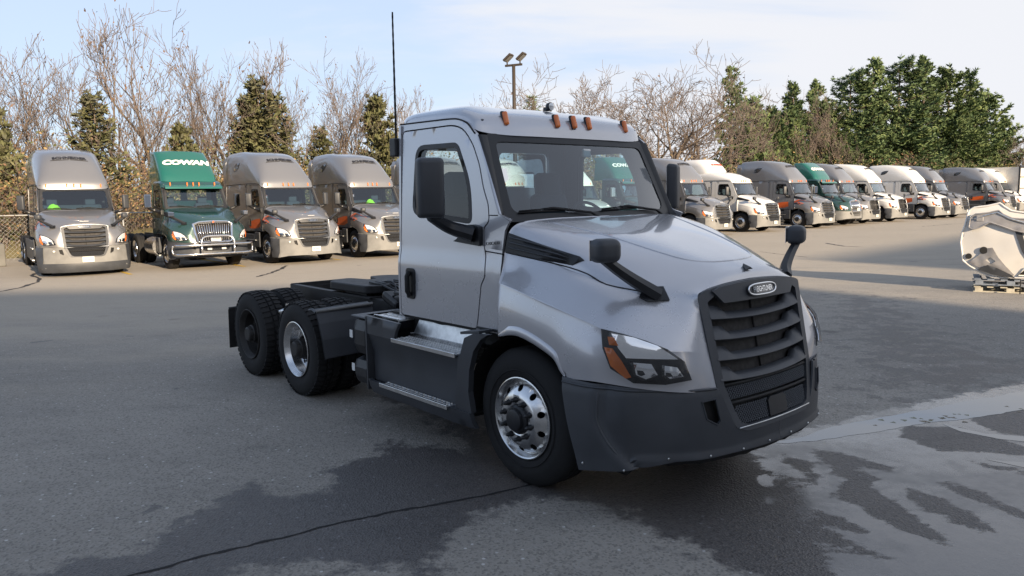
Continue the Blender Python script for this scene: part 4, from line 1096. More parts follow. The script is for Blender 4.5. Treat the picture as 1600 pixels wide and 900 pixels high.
def fairing(P, paintm, zt=3.80, txt=None, tm='lettering_white'):
    """roof air deflector: slanted front face, rounded cheeks"""
    q = MB(); C_ = []
    for t in (0, .25, .5, .75, 1.0):
        x = -.80-.95*t**1.5; z = 2.76+(zt-2.76)*t; w = .93-.10*t
        C_.append([(x, 0, z), (x-.01, -w*.5, z), (x-.05, -w*.82, z-.0), (x-.16, -w*.97, z), (x-.36, -w, z), (x-.75-.0*t, -w, z-.0), (-2.35, -w, z-.02*t)])
    g = crgrid(C_, 3, 3); q.grid(g, paintm, True)
    top = g[-1]; q.grid([[p for p in top], [Vector((p.x-.03, p.y*.6, p.z+.03)) for p in top], [Vector((p.x-.1, 0, p.z+.035)) for p in top]], paintm, True)
    f = q.build('roof_fairing', P, merge=.001)
    if txt:
        sk = Skin(g, Vector((-2.0, 0, 3.2)))
        roof_text(P, txt, -1.25, 3.48, .30, tm, sk, 55, shear=.22, xs=1.25, bold=.018)
    return f
def visor(P, paintm):
    q = MB(); rows = []
    for i in range(13):
        s = -1+2*i/12; a = WS(s, 1.02, 0); rows.append([a+Vector((-.02, 0, .10)), a+Vector((.14, 0, .03)), a+Vector((.16, 0, -.03)), a+Vector((.0, 0, .0))])
    q.grid(rows, paintm, smooth=False); q.build('sun_visor', P)
def conventional_proto(green=True):
    root = empty('day_cab_truck'); P = root
    cascadia(P, 'green_paint', False, False, 'dark_plastic', vert=True)
    fairing(P, 'green_bright', 3.84, 'COWAN'); visor(P, 'green_bright')
    under(P, 4.4, -5.6, tank=True); simple_inside(P, False); plate_(P, .98)
    for s in (-1, 1):
        q = MB(); q.tube([(-1.0, s*1.0, .68), (-2.1, s*1.0, .68)], .30, 'alu', 20); q.build('fuel_tank', P, sharp=.8)
        q = MB(); q.box((-.75, s*1.1, .75), (.35, .2, .5), 'dark_plastic', bev=.02); q.box((-.8, s*1.12, .42), (.5, .2, .04), 'alu_dull'); q.build('step', P)
        q = MB(); rr = [(-.64, s*1.44, 2.185)]; q.box((-.70+.13, s*1.44, 2.185), (.02, .19, .40), 'chrome', rz(radians(27)*s), bev=.008); q.build('mirror_shell', P)
        q = MB(); q.box((.92, s*1.16, 1.765), (.02, .17, .12), 'chrome', rz(radians(20)*s), bev=.008); q.build('hood_mirror_shell', P)
    return root
def bull_bar(P):
    q = MB(); m = 'alu'
    for z in (.52, .80):
        pts = curve([(1.15, -1.22, z), (1.40, -1.12, z), (1.58, -.75, z), (1.62, 0, z), (1.58, .75, z), (1.40, 1.12, z), (1.15, 1.22, z)], 4); q.tube(pts, .032, m, 8)
    for s in (-1, 1):
        q.tube(curve([(1.15, s*1.22, .52), (1.10, s*1.25, .66), (1.15, s*1.22, .80)], 3), .032, m, 8)
        q.tube([(1.60, s*.50, .50), (1.60, s*.50, .84)], .032, m, 8)
    q.tube(curve([(1.60, -.50, .80), (1.59, -.50, .92), (1.56, -.38, 1.05), (1.56, 0, 1.07), (1.56, .38, 1.05), (1.59, .50, .92), (1.60, .50, .80)], 4), .032, m, 8)
    q.build('bull_bar', P)
    for s in (-1, 1):
        q = MB(); q.box((1.44, s*.22, .66), (.04, .14, .06), 'lamp_white', bev=.01); q.build('fog_lamp', P)
HEAD = radians(-51.0)
def parked():
    G_ = 'tractor units parked side by side along the far edge of the yard'
    proto = sleeper_proto(); conv = conventional_proto()
    used = [False, False]
    WHITE = {'grey_paint': 'white_paint'}
    specs = [
     # x, y, heading offset, kind, swap, skip, label
     (-13.35, 23.45, 3, 's', None, (), 'grey sleeper truck with a lime green vest behind its windshield, leftmost of the parked row', 'vest'),
     (-10.2, 24.95, 0, 'c', None, (), 'dark green day cab truck with a bull bar and COWAN on its roof fairing', 'bar'),
     (-7.5, 26.6, -1, 's', None, (), 'grey sleeper truck with an empty windshield, just right of the bull bar truck', None),
     (-4.9, 28.6, 1.2, 's', None, (), 'grey sleeper truck partly hidden behind the rear of the silver cab', 'vest2'),
     (-1.75, 31.0, -1, 's', None, (), 'grey sleeper truck mostly hidden behind the silver cab, seen through its passenger side window', None),
     (0.75, 32.9, -1, 's', WHITE, ('stripe',), 'white sleeper truck seen through the windshield and rear window of the silver cab', None),
     (3.6, 35.1, .6, 's', WHITE, ('stripe',), 'white sleeper truck behind the silver cab, directly left of the hidden COWAN truck', None),
     (6.5, 37.2, 0, 'c', {'dark_plastic': 'grey_plastic'}, (), 'green COWAN truck seen only through the windshield and driver side window of the silver cab', None),
     (10.1, 39.9, 0, 's', None, ('stripe',), 'grey sleeper truck without orange stripes, nearest the silver cab\'s left mirror', None),
     (13.6, 42.7, -1.5, 'm', WHITE, ('stripe', 'text'), 'white mid roof truck with a tall separate fairing bearing red lettering', None),
     (18.0, 45.9, .8, 's', None, (), 'grey sleeper truck with orange stripes between the mid roof white truck and a green one', None),
     (20.9, 48.7, 0, 'c', {'dark_plastic': 'grey_plastic'}, (), 'green truck without a bull bar in the right hand group of parked trucks', None),
     (23.3, 51.2, 0, 'l', None, ('stripe',), 'grey truck with a plain mesh grille right behind the green one', None),
     (26.4, 53.6, -1, 'l', WHITE, ('stripe',), 'white sleeper truck with a plain mesh grille and oval headlights', None),
     (31.4, 57.1, 1.5, 's', WHITE, (), 'white sleeper truck with orange and black stripes and a dark side window', None),
     (34.2, 59.4, 0, 's', None, ('stripe',), 'grey sleeper truck tucked behind the striped white one', None),
     (42.0, 65.6, 0, 's', None, (), 'grey sleeper truck with an orange door above the scrap cab shell', None),
     (44.8, 67.9, 0, 's', WHITE, ('stripe',), 'white sleeper truck cut off by the right edge of the picture', None)]
    for (x, y, dh, kind, swap, skip, label, extra) in specs:
        src = conv if kind == 'c' else proto
        skip2 = skip
        r = copy_tree(src, None, swap, skip2)
        r.location = (x, y, 0); r.rotation_euler = (0, 0, HEAD-radians(dh))
        tag(r, label, 'truck', G_)
        if extra == 'bar': bull_bar(r)
        if x > 5: r.scale = (1.03, 1.03, 1.045)
        if extra == 'vest':
            q = MB(); rows = []
            for i in range(31):
                a = -1.5+3.0*i/30; sg_ = -1 if a < 0 else 1; rows.append([fbump(sg_)(abs(a), z_, o_) for z_, o_ in ((.40, .01), (.34, .015), (.16, -.01), (.13, -.03))])
            q.grid(rows, 'dark_plastic'); q.build('air_dam', r)
        if extra in ('vest', 'vest2'):
            v = vest(r); v.name = 'safety_vest'
            v.matrix_world = Matrix.Translation((x, y, 0)) @ Matrix.Rotation(HEAD-radians(dh), 4, 'Z') @ Matrix.Translation((.02, 0 if extra == 'vest' else .5, .02))
            tag(v, 'lime green safety vest lying on the dashboard of the leftmost grey truck' if extra == 'vest' else 'yellow green vest on the dashboard of the grey truck behind the silver cab', 'vest')
        if kind == 'm':
            for o in list(r.children):
                if o.name.startswith('roof') or o.name.startswith('sleeper_window'):
                    bpy.data.objects.remove(o)
            dummy = empty('tmp'); roof_stations(dummy, 'white_paint', True, -3.95)
            for o in list(dummy.children):
                if o.name.startswith('roof'): o.parent = r
                else: bpy.data.objects.remove(o)
            bpy.data.objects.remove(dummy)
            tall_fairing(r)
        if kind == 'l':
            for o in subtree(r):
                if o.name.startswith('grille_bar') or o.name.startswith('badge_panel') or o.name.startswith('badge'):
                    bpy.data.objects.remove(o)
            gg = [o for o in r.children if o.name.startswith('grille')][0]
            q = MB(); 
            for i in range(13): q.tube([fgrille(-.52+1.04*i/12, .9, -.02), fgrille(-.52+1.04*i/12, 1.46, -.02)], .006, 'lamp_dark', 3)
            for i in range(9): q.tube([fgrille(-.52, .9+i*.065, -.02), fgrille(.52, .9+i*.065, -.02)], .006, 'lamp_dark', 3)
            q.tube([fgrille(-.04, 1.47, .02), fgrille(.04, 1.47, .02)], .03, 'chrome', 6)
            q.build('mesh_screen', gg)
    for pr in (proto, conv):
        for o in subtree(pr)[::-1]: bpy.data.objects.remove(o)
def tall_fairing(P):
    C_ = []
    for t in (0, .2, .45, .7, .88, 1.0):
        z = 3.12+(3.93-3.12)*t; x = -1.95-.75*t**1.6; w = .95-.06*t-.16*max(0, (t-.7)/.3)**2
        C_.append([(x, 0, z), (x-.03, -w*.45, z), (x-.14, -w*.75, z), (x-.38, -w*.94, z), (x-.8, -w, z), (-3.9, -w*.98, z)])
    g = crgrid(C_, 3, 3); top = g[-1]; q = MB(); q.grid(g, 'white_paint', True)
    q.grid([[p for p in top], [Vector((p.x-.1, p.y*.5, p.z+.03)) for p in top], [Vector((p.x-.15, 0, p.z+.035)) for p in top]], 'white_paint', True)
    q.build('roof_fairing', P, merge=.001)
    sk = Skin(g, Vector((-3.2, 0, 3.4)))
    roof_text(P, 'SCHNEIDER', -2.35, 3.62, .17, 'lettering_red', sk, 60, xs=1.1, bold=.006)
# ============================================================ the yard
def ptpoly(X, Y, poly):
    """signed distance-like field (positive inside), numpy"""
    ins = np.zeros(X.shape, bool); d = np.full(X.shape, 1e9); n = len(poly)
    for i in range(n):
        x0, y0 = poly[i]; x1, y1 = poly[(i+1) % n]
        c = ((y0 > Y) != (y1 > Y)); t = np.where(abs(y1-y0) < 1e-9, 0, (x1-x0)*(Y-y0)/((y1-y0) if abs(y1-y0) > 1e-9 else 1)+x0)
        ins ^= (c & (X < t))
        dx, dy = x1-x0, y1-y0; L = dx*dx+dy*dy+1e-12; u = np.clip(((X-x0)*dx+(Y-y0)*dy)/L, 0, 1)
        d = np.minimum(d, np.hypot(X-x0-u*dx, Y-y0-u*dy))
    return np.where(ins, d, -d)
def field(X, Y, poly, soft): return np.clip(ptpoly(X, Y, poly)/soft*.5+.5, 0, 1)
DAMP_SHADE = [([(-3.099, 3.588), (-2.91, 4.139), (-2.428, 4.35), (-2.321, 4.617), (-2.094, 4.976), (-2.126, 5.295), (-1.983, 5.567), (-1.72, 5.502), (-1.441, 5.761), (-1.031, 6.403), (-0.239, 6.193), (0.517, 6.155), (1.624, 6.266), (2.431, 6.224), (2.63, 6.049), (5.829, 7.466), (3.652, 3.39)], 1, 0.35), ([(6.148, 15.806), (7.388, 16.308), (8.033, 15.144), (7.304, 12.159), (6.781, 9.838), (7.151, 9.206), (5.49, 7.02), (4.007, 7.108), (2.538, 6.219), (3.766, 9.471)], 0.62, 1.2), ([(-1.73, 8.216), (-0.58, 6.38), (0.257, 5.314), (0.975, 5.677), (-0.018, 8.391)], 0.75, 0.3)]  # last outline darkens the ground beneath the silver truck, its shade put into colour
DRY = [([(-0.416, 3.947), (-0.455, 4.169), (-0.371, 4.572), (-0.069, 4.959), (0.292, 5.122), (0.623, 4.878), (0.928, 4.469), (1.13, 4.177), (1.264, 3.892)], 0.3), ([(-1.55, 4.056), (-1.439, 4.165), (-1.074, 4.191), (-0.748, 4.029)], 0.3), ([(-1.809, 5.639), (-1.475, 5.492), (-1.324, 5.261), (-1.542, 5.211), (-1.766, 5.34)], 0.2)]
FILM = [([(1.951, 6.083), (2.647, 6.609), (3.751, 7.214), (4.634, 7.643), (6.602, 8.484), (2.836, 3.527), (1.674, 3.562), (1.798, 4.169), (1.908, 4.795), (2.023, 5.336), (1.887, 5.565)], 1, 0.22), ([(0.603, 4.419), (0.973, 4.494), (1.332, 3.996), (1.04, 3.97)], 0.55, 0.2), ([(1.825, 5.528), (1.924, 5.392), (1.843, 5.185), (1.779, 5.309)], 1, 0.06), ([(1.765, 5.129), (1.815, 5.013), (1.734, 4.907), (1.688, 4.963)], 0.9, 0.06)]
ISLANDS = [([(2.396, 5.32), (2.597, 5.387), (2.562, 5.118), (2.616, 4.808), (2.594, 4.571), (2.647, 4.335), (2.545, 4.305), (2.399, 4.486), (2.321, 4.861), (2.198, 4.997)], 0.95, 0.1), ([(2.463, 6.057), (2.697, 5.843), (2.916, 5.586), (2.831, 5.495), (2.491, 5.72), (2.4, 5.872)], 0.95, 0.1), ([(2.43, 5.694), (2.618, 5.559), (2.705, 5.356), (2.553, 5.313), (2.393, 5.488)], 0.95, 0.1), ([(2.009, 4.76), (2.112, 4.726), (2.211, 4.493), (2.121, 4.469), (1.985, 4.642)], 0.95, 0.1), ([(1.875, 4.57), (2.024, 4.341), (2.156, 4.156), (2.079, 4.136), (1.911, 4.303)], 0.95, 0.1), ([(2.795, 5.167), (2.919, 5.045), (2.987, 4.772), (2.988, 4.445), (2.852, 4.496), (2.741, 4.741), (2.713, 4.975)], 0.95, 0.1), ([(3.545, 6.636), (3.979, 6.536), (4.19, 6.002), (4.214, 5.739), (3.766, 5.913), (3.463, 5.928), (3.323, 6.316)], 0.95, 0.1), ([(4.242, 6.879), (5.26, 7.214), (4.483, 6.118), (4.182, 6.45)], 0.95, 0.1), ([(3.534, 5.699), (3.852, 5.502), (3.904, 5.303), (3.647, 5.484)], 0.95, 0.1), ([(3.101, 5.288), (3.256, 5.159), (3.336, 4.737), (3.301, 4.452), (3.204, 4.794), (3.058, 5.132)], 0.95, 0.1), ([(2.183, 5.913), (2.314, 5.757), (2.323, 5.614), (2.175, 5.552), (2.135, 5.737)], 0.95, 0.1), ([(2.223, 5.55), (2.291, 5.453), (2.165, 5.28), (2.148, 5.381)], 0.95, 0.1)]
PUDDLE = [(2.232, 6.2), (2.576, 6.427), (3.174, 6.776), (3.771, 7.012), (4.464, 7.357), (4.985, 7.57), (6.253, 8.024), (5.793, 7.419), (4.901, 7.055), (4.416, 6.869), (3.774, 6.682), (3.004, 6.404), (2.538, 6.219)]
PUDDLETS = [[(3.876, 6.657), (4.089, 6.346), (4.792, 6.102), (4.674, 5.946), (4.11, 6.205), (3.915, 6.428)], [(3.698, 5.72), (3.952, 5.65), (4.37, 5.546), (4.271, 5.415), (3.87, 5.528)]]
CRACKS = [([(-2.569, 3.828), (-2.269, 4.044), (-2.067, 4.155), (-1.839, 4.329), (-1.612, 4.456), (-1.269, 4.671), (-0.888, 4.875), (-0.471, 5.052), (-0.07, 5.231), (0.215, 5.417)], 0.022), ([(-12.69, 17.691), (-12.702, 19.345), (-13.109, 20.74), (-13.576, 21.638), (-14.47, 22.678), (-14.927, 23.53)], 0.1), ([(-7.203, 21.156), (-7.151, 22.427), (-7.238, 23.666), (-7.441, 24.83)], 0.11), ([(9.027, 27.534), (9.267, 26.22), (9.722, 24.703)], 0.05), ([(13.119, 31.479), (13.016, 29.422), (13.526, 28.907)], 0.12), ([(24.357, 44.847), (27.839, 47.564), (29.64, 47.872)], 0.1)]

def axis(segs):
    out = []
    for a, b, st in segs:
        n = max(1, int(round((b-a)/st))); out += [a+(b-a)*i/n for i in range(n)]
    out.append(segs[-1][1]); return out
def ground():
    xs = axis([(-1500, -200, 260), (-200, -60, 35), (-60, -14, 4), (-14, -6, .5), (-6, 9.5, .055), (9.5, 20, .5), (20, 90, 5), (90, 300, 35), (300, 1500, 300)])
    ys = axis([(-1200, -200, 250), (-200, -20, 30), (-20, 1.6, 1.0), (1.6, 9.6, .05), (9.6, 20, .3), (20, 40, 2.0), (40, 120, 10), (120, 300, 45), (300, 2500, 400)])
    X, Y = np.meshgrid(np.array(xs), np.array(ys), indexing='xy'); ny, nx = X.shape
    damp_shade = np.zeros(X.shape); film = np.zeros(X.shape); dirt = np.zeros(X.shape)
    near = (Y < 25) & (Y > 0) & (abs(X) < 20)
    x_, y_ = X[near], Y[near]
    dm = np.zeros(x_.shape)
    for k, w, s in DAMP_SHADE: dm = np.maximum(dm, w*field(x_, y_, k, s))
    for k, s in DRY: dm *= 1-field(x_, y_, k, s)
    fl = np.zeros(x_.shape)
    for k, w, s in FILM: fl = np.maximum(fl, w*field(x_, y_, k, s))
    for k, w, s in ISLANDS:
        fl *= 1-w*field(x_, y_, k, s)
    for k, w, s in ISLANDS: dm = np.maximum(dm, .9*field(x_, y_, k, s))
    damp_shade[near] = dm; film[near] = fl
    co = np.stack([X, Y, np.zeros(X.shape)], -1).reshape(-1, 3)
    idx = np.arange(nx*ny).reshape(ny, nx)
    q = np.stack([idx[:-1, :-1], idx[:-1, 1:], idx[1:, 1:], idx[1:, :-1]], -1).reshape(-1, 4)
    me = bpy.data.meshes.new('asphalt_ground'); me.vertices.add(len(co)); me.vertices.foreach_set('co', co.ravel())
    me.loops.add(q.size); me.loops.foreach_set('vertex_index', q.ravel().astype(np.int32))
    me.polygons.add(len(q)); me.polygons.foreach_set('loop_start', np.arange(0, q.size, 4, dtype=np.int32)); me.polygons.foreach_set('loop_total', np.full(len(q), 4, dtype=np.int32))
    me.update(calc_edges=True)
    for nm, arr in (('damp_shade', damp_shade), ('film', film)):
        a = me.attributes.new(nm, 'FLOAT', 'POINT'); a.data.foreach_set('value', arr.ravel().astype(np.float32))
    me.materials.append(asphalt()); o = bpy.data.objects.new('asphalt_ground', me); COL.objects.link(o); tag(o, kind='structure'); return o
def asphalt():
    m = bpy.data.materials.new('asphalt'); m.use_nodes = True; nt = m.node_tree; N, L = nt.nodes, nt.links; b = N['Principled BSDF']
    geo = N.new('ShaderNodeNewGeometry'); P = geo.outputs['Position']
    def noise_(sc, det=4, rough=.5, stretch=None, rot=0):
        v = P
        if stretch:
            mp = N.new('ShaderNodeMapping'); mp.inputs['Scale'].default_value = stretch; mp.inputs['Rotation'].default_value = (0, 0, rot); L.new(P, mp.inputs[0]); v = mp.outputs[0]
        n = N.new('ShaderNodeTexNoise'); n.inputs['Scale'].default_value = sc; n.inputs['Detail'].default_value = det; n.inputs['Roughness'].default_value = rough; L.new(v, n.inputs[0]); return n.outputs[0]
    def math_(op, a, b_=None, c=None, clamp=False):
        n = N.new('ShaderNodeMath'); n.operation = op; n.use_clamp = clamp
        for i, s in enumerate((a, b_, c)):
            if s is None: continue
            if isinstance(s, (int, float)): n.inputs[i].default_value = s
            else: L.new(s, n.inputs[i])
        return n.outputs[0]
    def rng(v, a, b_, c=0, d=1, smooth=True):
        n = N.new('ShaderNodeMapRange'); n.interpolation_type = 'SMOOTHSTEP' if smooth else 'LINEAR'
        for i, s in enumerate((a, b_, c, d)): n.inputs[i+1].default_value = s
        L.new(v, n.inputs[0]); return n.outputs[0]
    def mix(f, a, b_):
        n = N.new('ShaderNodeMix'); n.data_type = 'RGBA'
        if isinstance(f, float): n.inputs[0].default_value = f
        else: L.new(f, n.inputs[0])
        for s, k in ((a, 6), (b_, 7)):
            if isinstance(s, tuple): n.inputs[k].default_value = (*s, 1)
            else: L.new(s, n.inputs[k])
        return n.outputs[2]
    def attr(nm):
        a = N.new('ShaderNodeAttribute'); a.attribute_name = nm; return a.outputs['Fac']
    big = noise_(.16, 5, .6); mid = noise_(1.1, 5, .6, (1, 2.2, 1), .5); fine = noise_(22, 3, .6)
    agg = N.new('ShaderNodeTexVoronoi'); agg.inputs['Scale'].default_value = 70; L.new(P, agg.inputs[0])
    agc = N.new('ShaderNodeTexVoronoi'); agc.inputs['Scale'].default_value = 26; L.new(P, agc.inputs[0])
    c = mix(rng(big, .35, .65), (.25, .234, .210), (.33, .306, .272))
    c = mix(math_('MULTIPLY', rng(mid, .45, .75), .35), c, (.145, .14, .132))
    stn = noise_(.5, 6, .7, (1, 3.0, 1), .66); c = mix(math_('MULTIPLY', rng(stn, .60, .72), .45), c, (.12, .115, .11))
    vo = N.new('ShaderNodeTexVoronoi'); vo.inputs['Scale'].default_value = .55; vo.inputs['Randomness'].default_value = 1.0; L.new(P, vo.inputs[0])
    drip = math_('MULTIPLY', rng(math_('ADD', vo.outputs['Distance'], math_('MULTIPLY', noise_(7, 4, .6), .10)), .13, .09), .55)
    c = mix(drip, c, (.07, .068, .066))
    # aggregate: pale and dark stones
    sepc = N.new('ShaderNodeSeparateColor'); L.new(agg.outputs['Color'], sepc.inputs[0])
    c = mix(math_('MULTIPLY', rng(sepc.outputs[0], .55, 1.0), .38), c, (.34, .33, .31))
    c = mix(math_('MULTIPLY', rng(sepc.outputs[1], .55, 1.0), .45), c, (.05, .05, .05))
    s2 = N.new('ShaderNodeSeparateColor'); L.new(agc.outputs['Color'], s2.inputs[0])
    c = mix(math_('MULTIPLY', rng(s2.outputs[0], .93, .97), rng(agc.outputs['Distance'], .35, .2)), c, (.5, .49, .47))
    # sunlit beige of the far, dusty lane painted into the base colour
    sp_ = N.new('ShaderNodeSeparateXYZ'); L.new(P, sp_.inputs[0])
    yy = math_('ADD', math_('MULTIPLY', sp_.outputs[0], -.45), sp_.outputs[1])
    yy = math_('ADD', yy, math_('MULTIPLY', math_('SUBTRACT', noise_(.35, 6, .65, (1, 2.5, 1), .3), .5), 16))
    sunlit_dust = math_('MULTIPLY', rng(yy, 9, 21), math_('ADD', math_('MULTIPLY', noise_(1.2, 6, .7, (1, 3.5, 1), .5), .5), .45))
    c = mix(math_('MULTIPLY', sunlit_dust, .95, None, True), c, (.44, .385, .31))
    # wet asphalt, plus the painted shade under the silver truck
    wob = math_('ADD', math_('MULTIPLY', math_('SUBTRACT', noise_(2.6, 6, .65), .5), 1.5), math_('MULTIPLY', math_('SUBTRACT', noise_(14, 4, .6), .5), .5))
    dmp = rng(math_('ADD', attr('damp_shade'), wob), .43, .68)
    dmp = math_('MULTIPLY', dmp, rng(attr('damp_shade'), .02, .2))
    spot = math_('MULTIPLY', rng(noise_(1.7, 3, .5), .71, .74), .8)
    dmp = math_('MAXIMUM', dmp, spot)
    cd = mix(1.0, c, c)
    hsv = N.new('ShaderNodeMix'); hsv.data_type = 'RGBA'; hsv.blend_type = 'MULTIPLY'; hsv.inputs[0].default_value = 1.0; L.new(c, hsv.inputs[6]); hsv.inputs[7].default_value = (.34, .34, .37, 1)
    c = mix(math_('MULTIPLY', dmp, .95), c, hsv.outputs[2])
    # standing film of water
    w2 = math_('MULTIPLY', math_('SUBTRACT', noise_(5, 6, .7, (1, 1.6, 1), -.5), .5), 1.25)
    fl = rng(math_('ADD', attr('film'), w2), .42, .62)
    fl = math_('MULTIPLY', fl, rng(attr('film'), .02, .25))
    c = mix(math_('MULTIPLY', fl, .6), c, (.10, .098, .10))
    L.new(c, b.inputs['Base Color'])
    # tiny breaks in the film let aggregate stand proud
    r_dry = math_('ADD', rng(fine, .3, .7, .80, .95), 0)
    r_d = math_('ADD', math_('MULTIPLY', r_dry, math_('SUBTRACT', 1.0, dmp)), math_('MULTIPLY', dmp, .46))
    r_f = math_('ADD', math_('MULTIPLY', rng(noise_(9, 4, .6), .35, .7), .10), math_('MULTIPLY', rng(noise_(.9, 4, .6), .42, .62), .16))
    r_f = math_('ADD', r_f, .13)
    r = math_('ADD', math_('MULTIPLY', r_d, math_('SUBTRACT', 1.0, fl)), math_('MULTIPLY', r_f, fl))
    L.new(r, b.inputs['Roughness']); b.inputs['IOR'].default_value = 1.46
    L.new(rng(fl, 0, 1, .35, 1.0, False), b.inputs['Specular IOR Level'])
    h = math_('ADD', math_('MULTIPLY', agg.outputs['Distance'], .5), math_('MULTIPLY', fine, .7))
    bp = N.new('ShaderNodeBump'); bp.inputs['Distance'].default_value = .012
    L.new(h, bp.inputs['Height'])
    L.new(math_('MULTIPLY', math_('SUBTRACT', 1.0, math_('MULTIPLY', fl, .93)), .75), bp.inputs['Strength']); L.new(bp.outputs[0], b.inputs['Normal'])
    return m
def water_mat():
    m = mat('puddle_water', (.03, .032, .034), .015, 0, 0, .6)
    nt = m.node_tree; b = nt.nodes['Principled BSDF']; b.inputs['IOR'].default_value = 1.9; b.inputs['Specular IOR Level'].default_value = 1.0
    g = nt.nodes.new('ShaderNodeNewGeometry'); n = nt.nodes.new('ShaderNodeTexNoise'); n.inputs['Scale'].default_value = 2.5; nt.links.new(g.outputs['Position'], n.inputs[0])
    bp = nt.nodes.new('ShaderNodeBump'); bp.inputs['Strength'].default_value = .03; bp.inputs['Distance'].default_value = .01; nt.links.new(n.outputs[0], bp.inputs['Height']); nt.links.new(bp.outputs[0], b.inputs['Normal'])
def flat_blob(name, poly, z, m, rag=.0, step=.06, seed=1, kind='structure'):
    P = dens_poly(poly, step); out = []
    for i, q in enumerate(P):
        n = noise.noise(Vector((q[0]*3+seed, q[1]*3, seed))) + .5*noise.noise(Vector((q[0]*11+seed, q[1]*11, seed)))
        a, b = P[i-1], P[(i+1) % len(P)]; t = Vector((b[0]-a[0], b[1]-a[1])).normalized(); out.append((q[0]+t.y*n*rag, q[1]-t.x*n*rag))
    q = MB(); q.add([(a, b, z) for a, b in out], [list(range(len(out)))], m); o = q.build(name); bm = bmesh.new(); bm.from_mesh(o.data); bmesh.ops.triangulate(bm, faces=bm.faces[:]); bm.to_mesh(o.data); bm.free()
    tag(o, kind=kind); return o
def ribbon(name, pts, w, m, z=.004, seed=2, jag=.02):
    P = [Vector((a, b)) for a, b in pts]; Q = []
    for a, b in zip(P, P[1:]):
        n = max(1, int((b-a).length/.05)) if w < .05 else max(1, int((b-a).length/.15))
        Q += [a.lerp(b, i/n) for i in range(n)]
    Q.append(P[-1]); vs_ = []; random.seed(seed)
    for i, q in enumerate(Q):
        t = (Q[min(i+1, len(Q)-1)]-Q[max(0, i-1)]).normalized(); n = Vector((-t.y, t.x))
        j = jag*(noise.noise(Vector((q.x*6, q.y*6, seed)))+.6*noise.noise(Vector((q.x*25, q.y*25, seed)))); ww = w*(.6+.8*random.random())/2
        if i in (0, len(Q)-1): ww *= .1
        a = q+n*(j+ww); b = q+n*(j-ww); vs_ += [(a.x, a.y, z), (b.x, b.y, z)]
    f = [(2*i, 2*i+1, 2*i+3, 2*i+2) for i in range(len(Q)-1)]
    q = MB(); q.add(vs_, f, m); o = q.build(name); tag(o, kind='structure'); return o
# ---------------------------------------------------------------- trees
def branch(mbw, mbt, p, d, L, r, lev, maxlev, rnd, leafs, upb=.12, spread=.55, minr=.006, nseg=4):
    pts = [p.copy()]; rs = [r]; q = p.copy(); dd = d.copy()
    for i in range(nseg):
        dd = (dd+Vector((rnd.gauss(0, .13), rnd.gauss(0, .13), rnd.gauss(0, .08)+upb))).normalized()
        q = q+dd*L/nseg; pts.append(q.copy()); rs.append(max(minr, r*(1-.62*(i+1)/nseg)))
    (mbw if lev < 2 else mbt).tube(pts, rs, 'bark' if lev < 2 else 'twig', (7 if lev == 0 else 5) if lev < 2 else 3, cap=False)
    if lev >= maxlev:
        if leafs: leafs.append((pts[-1], dd)); 
        return
    n = rnd.randint(4, 5) if lev == 0 else (rnd.randint(3, 4) if lev < 3 else rnd.randint(2, 3))
    for k in range(n):
        t = .28+.72*(k+rnd.random()*.8)/n if lev else .30+.70*(k+.5)/n
        i = min(nseg-1, int(t*nseg)); f = t*nseg-i; b0 = pts[i].lerp(pts[i+1], min(1, f))
        ax = dd.orthogonal().normalized(); ax.rotate(Matrix.Rotation(rnd.uniform(0, 2*pi), 3, dd))
        nd = (dd*(1-spread)+ax*spread*rnd.uniform(.8, 1.25)).normalized()
        branch(mbw, mbt, b0, nd, L*rnd.uniform(.52, .74), max(minr, rs[i]*.62), lev+1, maxlev, rnd, leafs, upb, spread, minr, nseg if lev < 2 else 3)
def leafquad(mb, c, rnd, s, m):
    n = Vector((rnd.gauss(0, 1), rnd.gauss(0, 1), rnd.gauss(0, 1))).normalized(); a = n.orthogonal().normalized()*s; b = n.cross(a)*.6
    mb.add([c-a, c+b, c+a, c-b], [(0, 1, 2, 3)], m)
def bare_tree(seed, H, leafp=.3, stems=1, spread=.55, maxlev=5, leaf=.07, leafm='leaf_dry', up=.12, lf=.42, minr=.0085):
    rnd = random.Random(seed); w, t, l = MB(), MB(), MB(); tips = [(Vector((0, 0, H)), Vector((0, 0, 1)))]
    for s in range(stems):
        a = rnd.uniform(0, 6.28); d = Vector((cos(a)*.16*(stems > 1), sin(a)*.16*(stems > 1), 1)).normalized()
        branch(w, t, Vector((cos(a)*.2*(stems > 1), sin(a)*.2*(stems > 1), -.1)), d, H*lf*(1 if s == 0 else rnd.uniform(.7, 1)), H*.016, 0, maxlev, rnd, tips, up, spread, minr)
    for c, d in tips[1:]:
        if rnd.random() < leafp:
            for k in range(rnd.randint(1, 3)): leafquad(t, c+Vector((rnd.gauss(0, .10), rnd.gauss(0, .10), rnd.gauss(0, .10))), rnd, leaf*rnd.uniform(.5, 1.0), leafm)
    zs = sorted(v[2] for v in t.v); k_ = H/zs[int(len(zs)*.998)]
    for q in (w, t): q.v = [(a*k_, b*k_, c*k_) for a, b, c in q.v]
    return w, t
